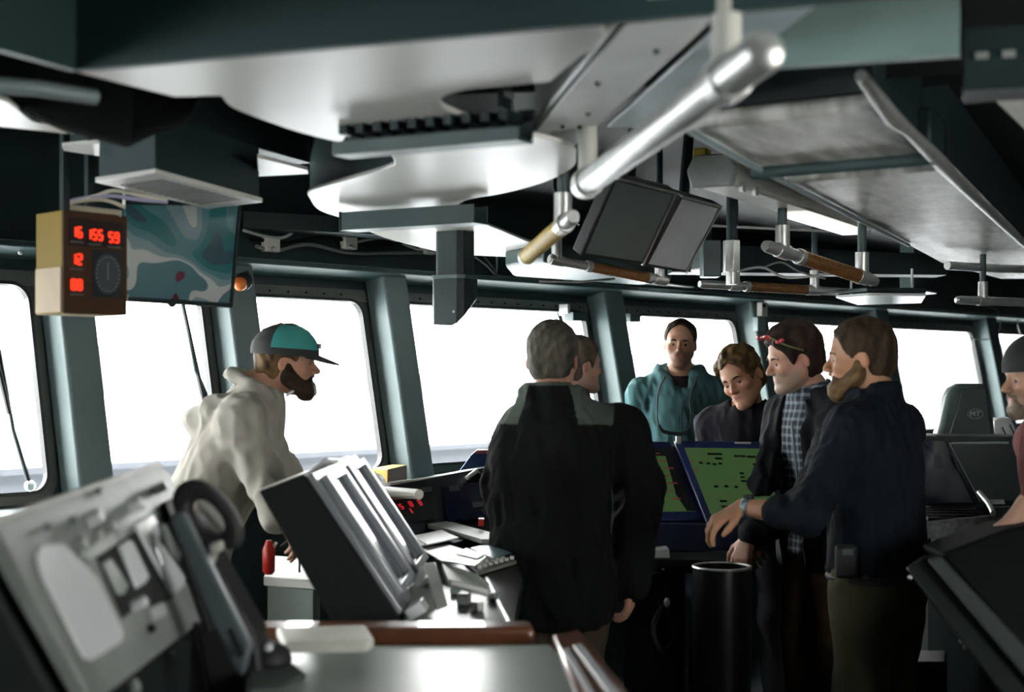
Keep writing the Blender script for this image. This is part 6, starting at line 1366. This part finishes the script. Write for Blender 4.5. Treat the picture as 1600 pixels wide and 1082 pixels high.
link('base', MB().prism(kq, (0, 0, .014)), BLACK, kb, .003)
for i in range(4):
    for j in range(10):
        c_ = bilin(kq, (j+.6)/10.5, (i+.6)/4.3)+UP*.018; link('key', MB().box(c_, (.02, .03, .008), Matrix.Rotation(HD, 4, 'Z')), RUB, kb)
solo('desk_note', MB().prism([Vector((v.x, v.y, zk+.0135)) for v in (P(1498, 790, 5.22), P(1518, 786, 5.22), P(1522, 790, 5.15), P(1506, 794, 5.15))], (0, 0, .001)), PAPER, 'small white note beside the black keyboard', 'note') if False else None
solo('desk_note', MB().prism([P(1536, 781, 5.35), P(1568, 781, 5.3), P(1570, 788, 5.28), P(1540, 788, 5.33)], -VIEW*.004), mat('grey_note', (.25, .27, .26), .6), 'grey-white label strip below the inclined desk panel', 'label strip')
solo('green_marker', MB().prism([P(1432, 797, 5.1), P(1446, 800, 5.08), P(1446, 803, 5.08), P(1432, 803, 5.1)], VIEW*.02), mat('lime_plastic', (.25, .55, .03), .4), 'lime green marker beside the elbow of the bearded person', 'marker')
solo('steel_handle', MB().tube(open_pts([P(1530, 770, 5.3), P(1545, 788, 5.1), P(1552, 802, 4.95)]), .010, 10), STEEL, 'curved steel handle at the corner of the black keyboard desk', 'handle', smooth=True)
solo('paper_roll', MB().tube([P(1486, 852, 5.05), P(1548, 838, 5.3)], .028, 14), CREAM, 'cream roll tucked under the desk edge on the right', 'roll', smooth=True)
# slanted dark console lower right
t = thing('slanted_console', 'large slanted dark console at the lower right corner', 'console', frame((*P(1540, 1000, 3.9).xy, 0)))
link('side_face', MB().prism([P(1418, 890, 3.9), P(1444, 872, 3.9), P(1470, 868, 3.9), P(1720, 1130, 3.6), P(1600, 1130, 3.6)], VIEW*.03), mat('charcoal_console_face', (.013, .018, .018), .55, spec=.25), t, .006)
link('ridge', MB().prism([P(1446, 874, 3.88), P(1468, 868, 3.88), P(1700, 1120, 3.58), P(1650, 1120, 3.6)], -VIEW*.02), mat('grey_ridge', (.04, .052, .05), .6), t, .008)
link('top_shell', MB().prism([P(1470, 866, 3.92), P(1572, 828, 3.95), P(1640, 815, 3.95), P(1760, 900, 3.9), P(1760, 1140, 3.6), P(1715, 1140, 3.6)], VIEW*.2), BLACK, t, .01)
link('body', MB().prism([Vector((*P(x, 900, D).xy, 0)) for x, D in ((1530, 3.8), (1720, 3.65), (1740, 4.0), (1540, 4.0))], (0, 0, P(1500, 1010, 3.8).z)), SLAB, t)
for x, y in ((1422, 903), (1502, 1002), (1508, 1012)): link('bolt', MB().ball(P(x, y, 3.86), .007, 10), STEEL, t)
t = thing('stool_base', 'dark pedestal box standing on the floor behind the slanted console', 'pedestal', frame((*P(1450, 1000, 4.9).xy, 0)))
link('post', MB().prism([Vector((*P(x, 900, D).xy, .1)) for x, D in ((1395, 4.65), (1480, 4.65), (1480, 4.85), (1395, 4.85))], (0, 0, .5)), BLACK, t, .01)
link('foot', MB().prism([Vector((*P(x, 900, D).xy, 0)) for x, D in ((1385, 4.6), (1490, 4.6), (1490, 4.88), (1385, 4.88))], (0, 0, .1)), TEALD, t, .01)
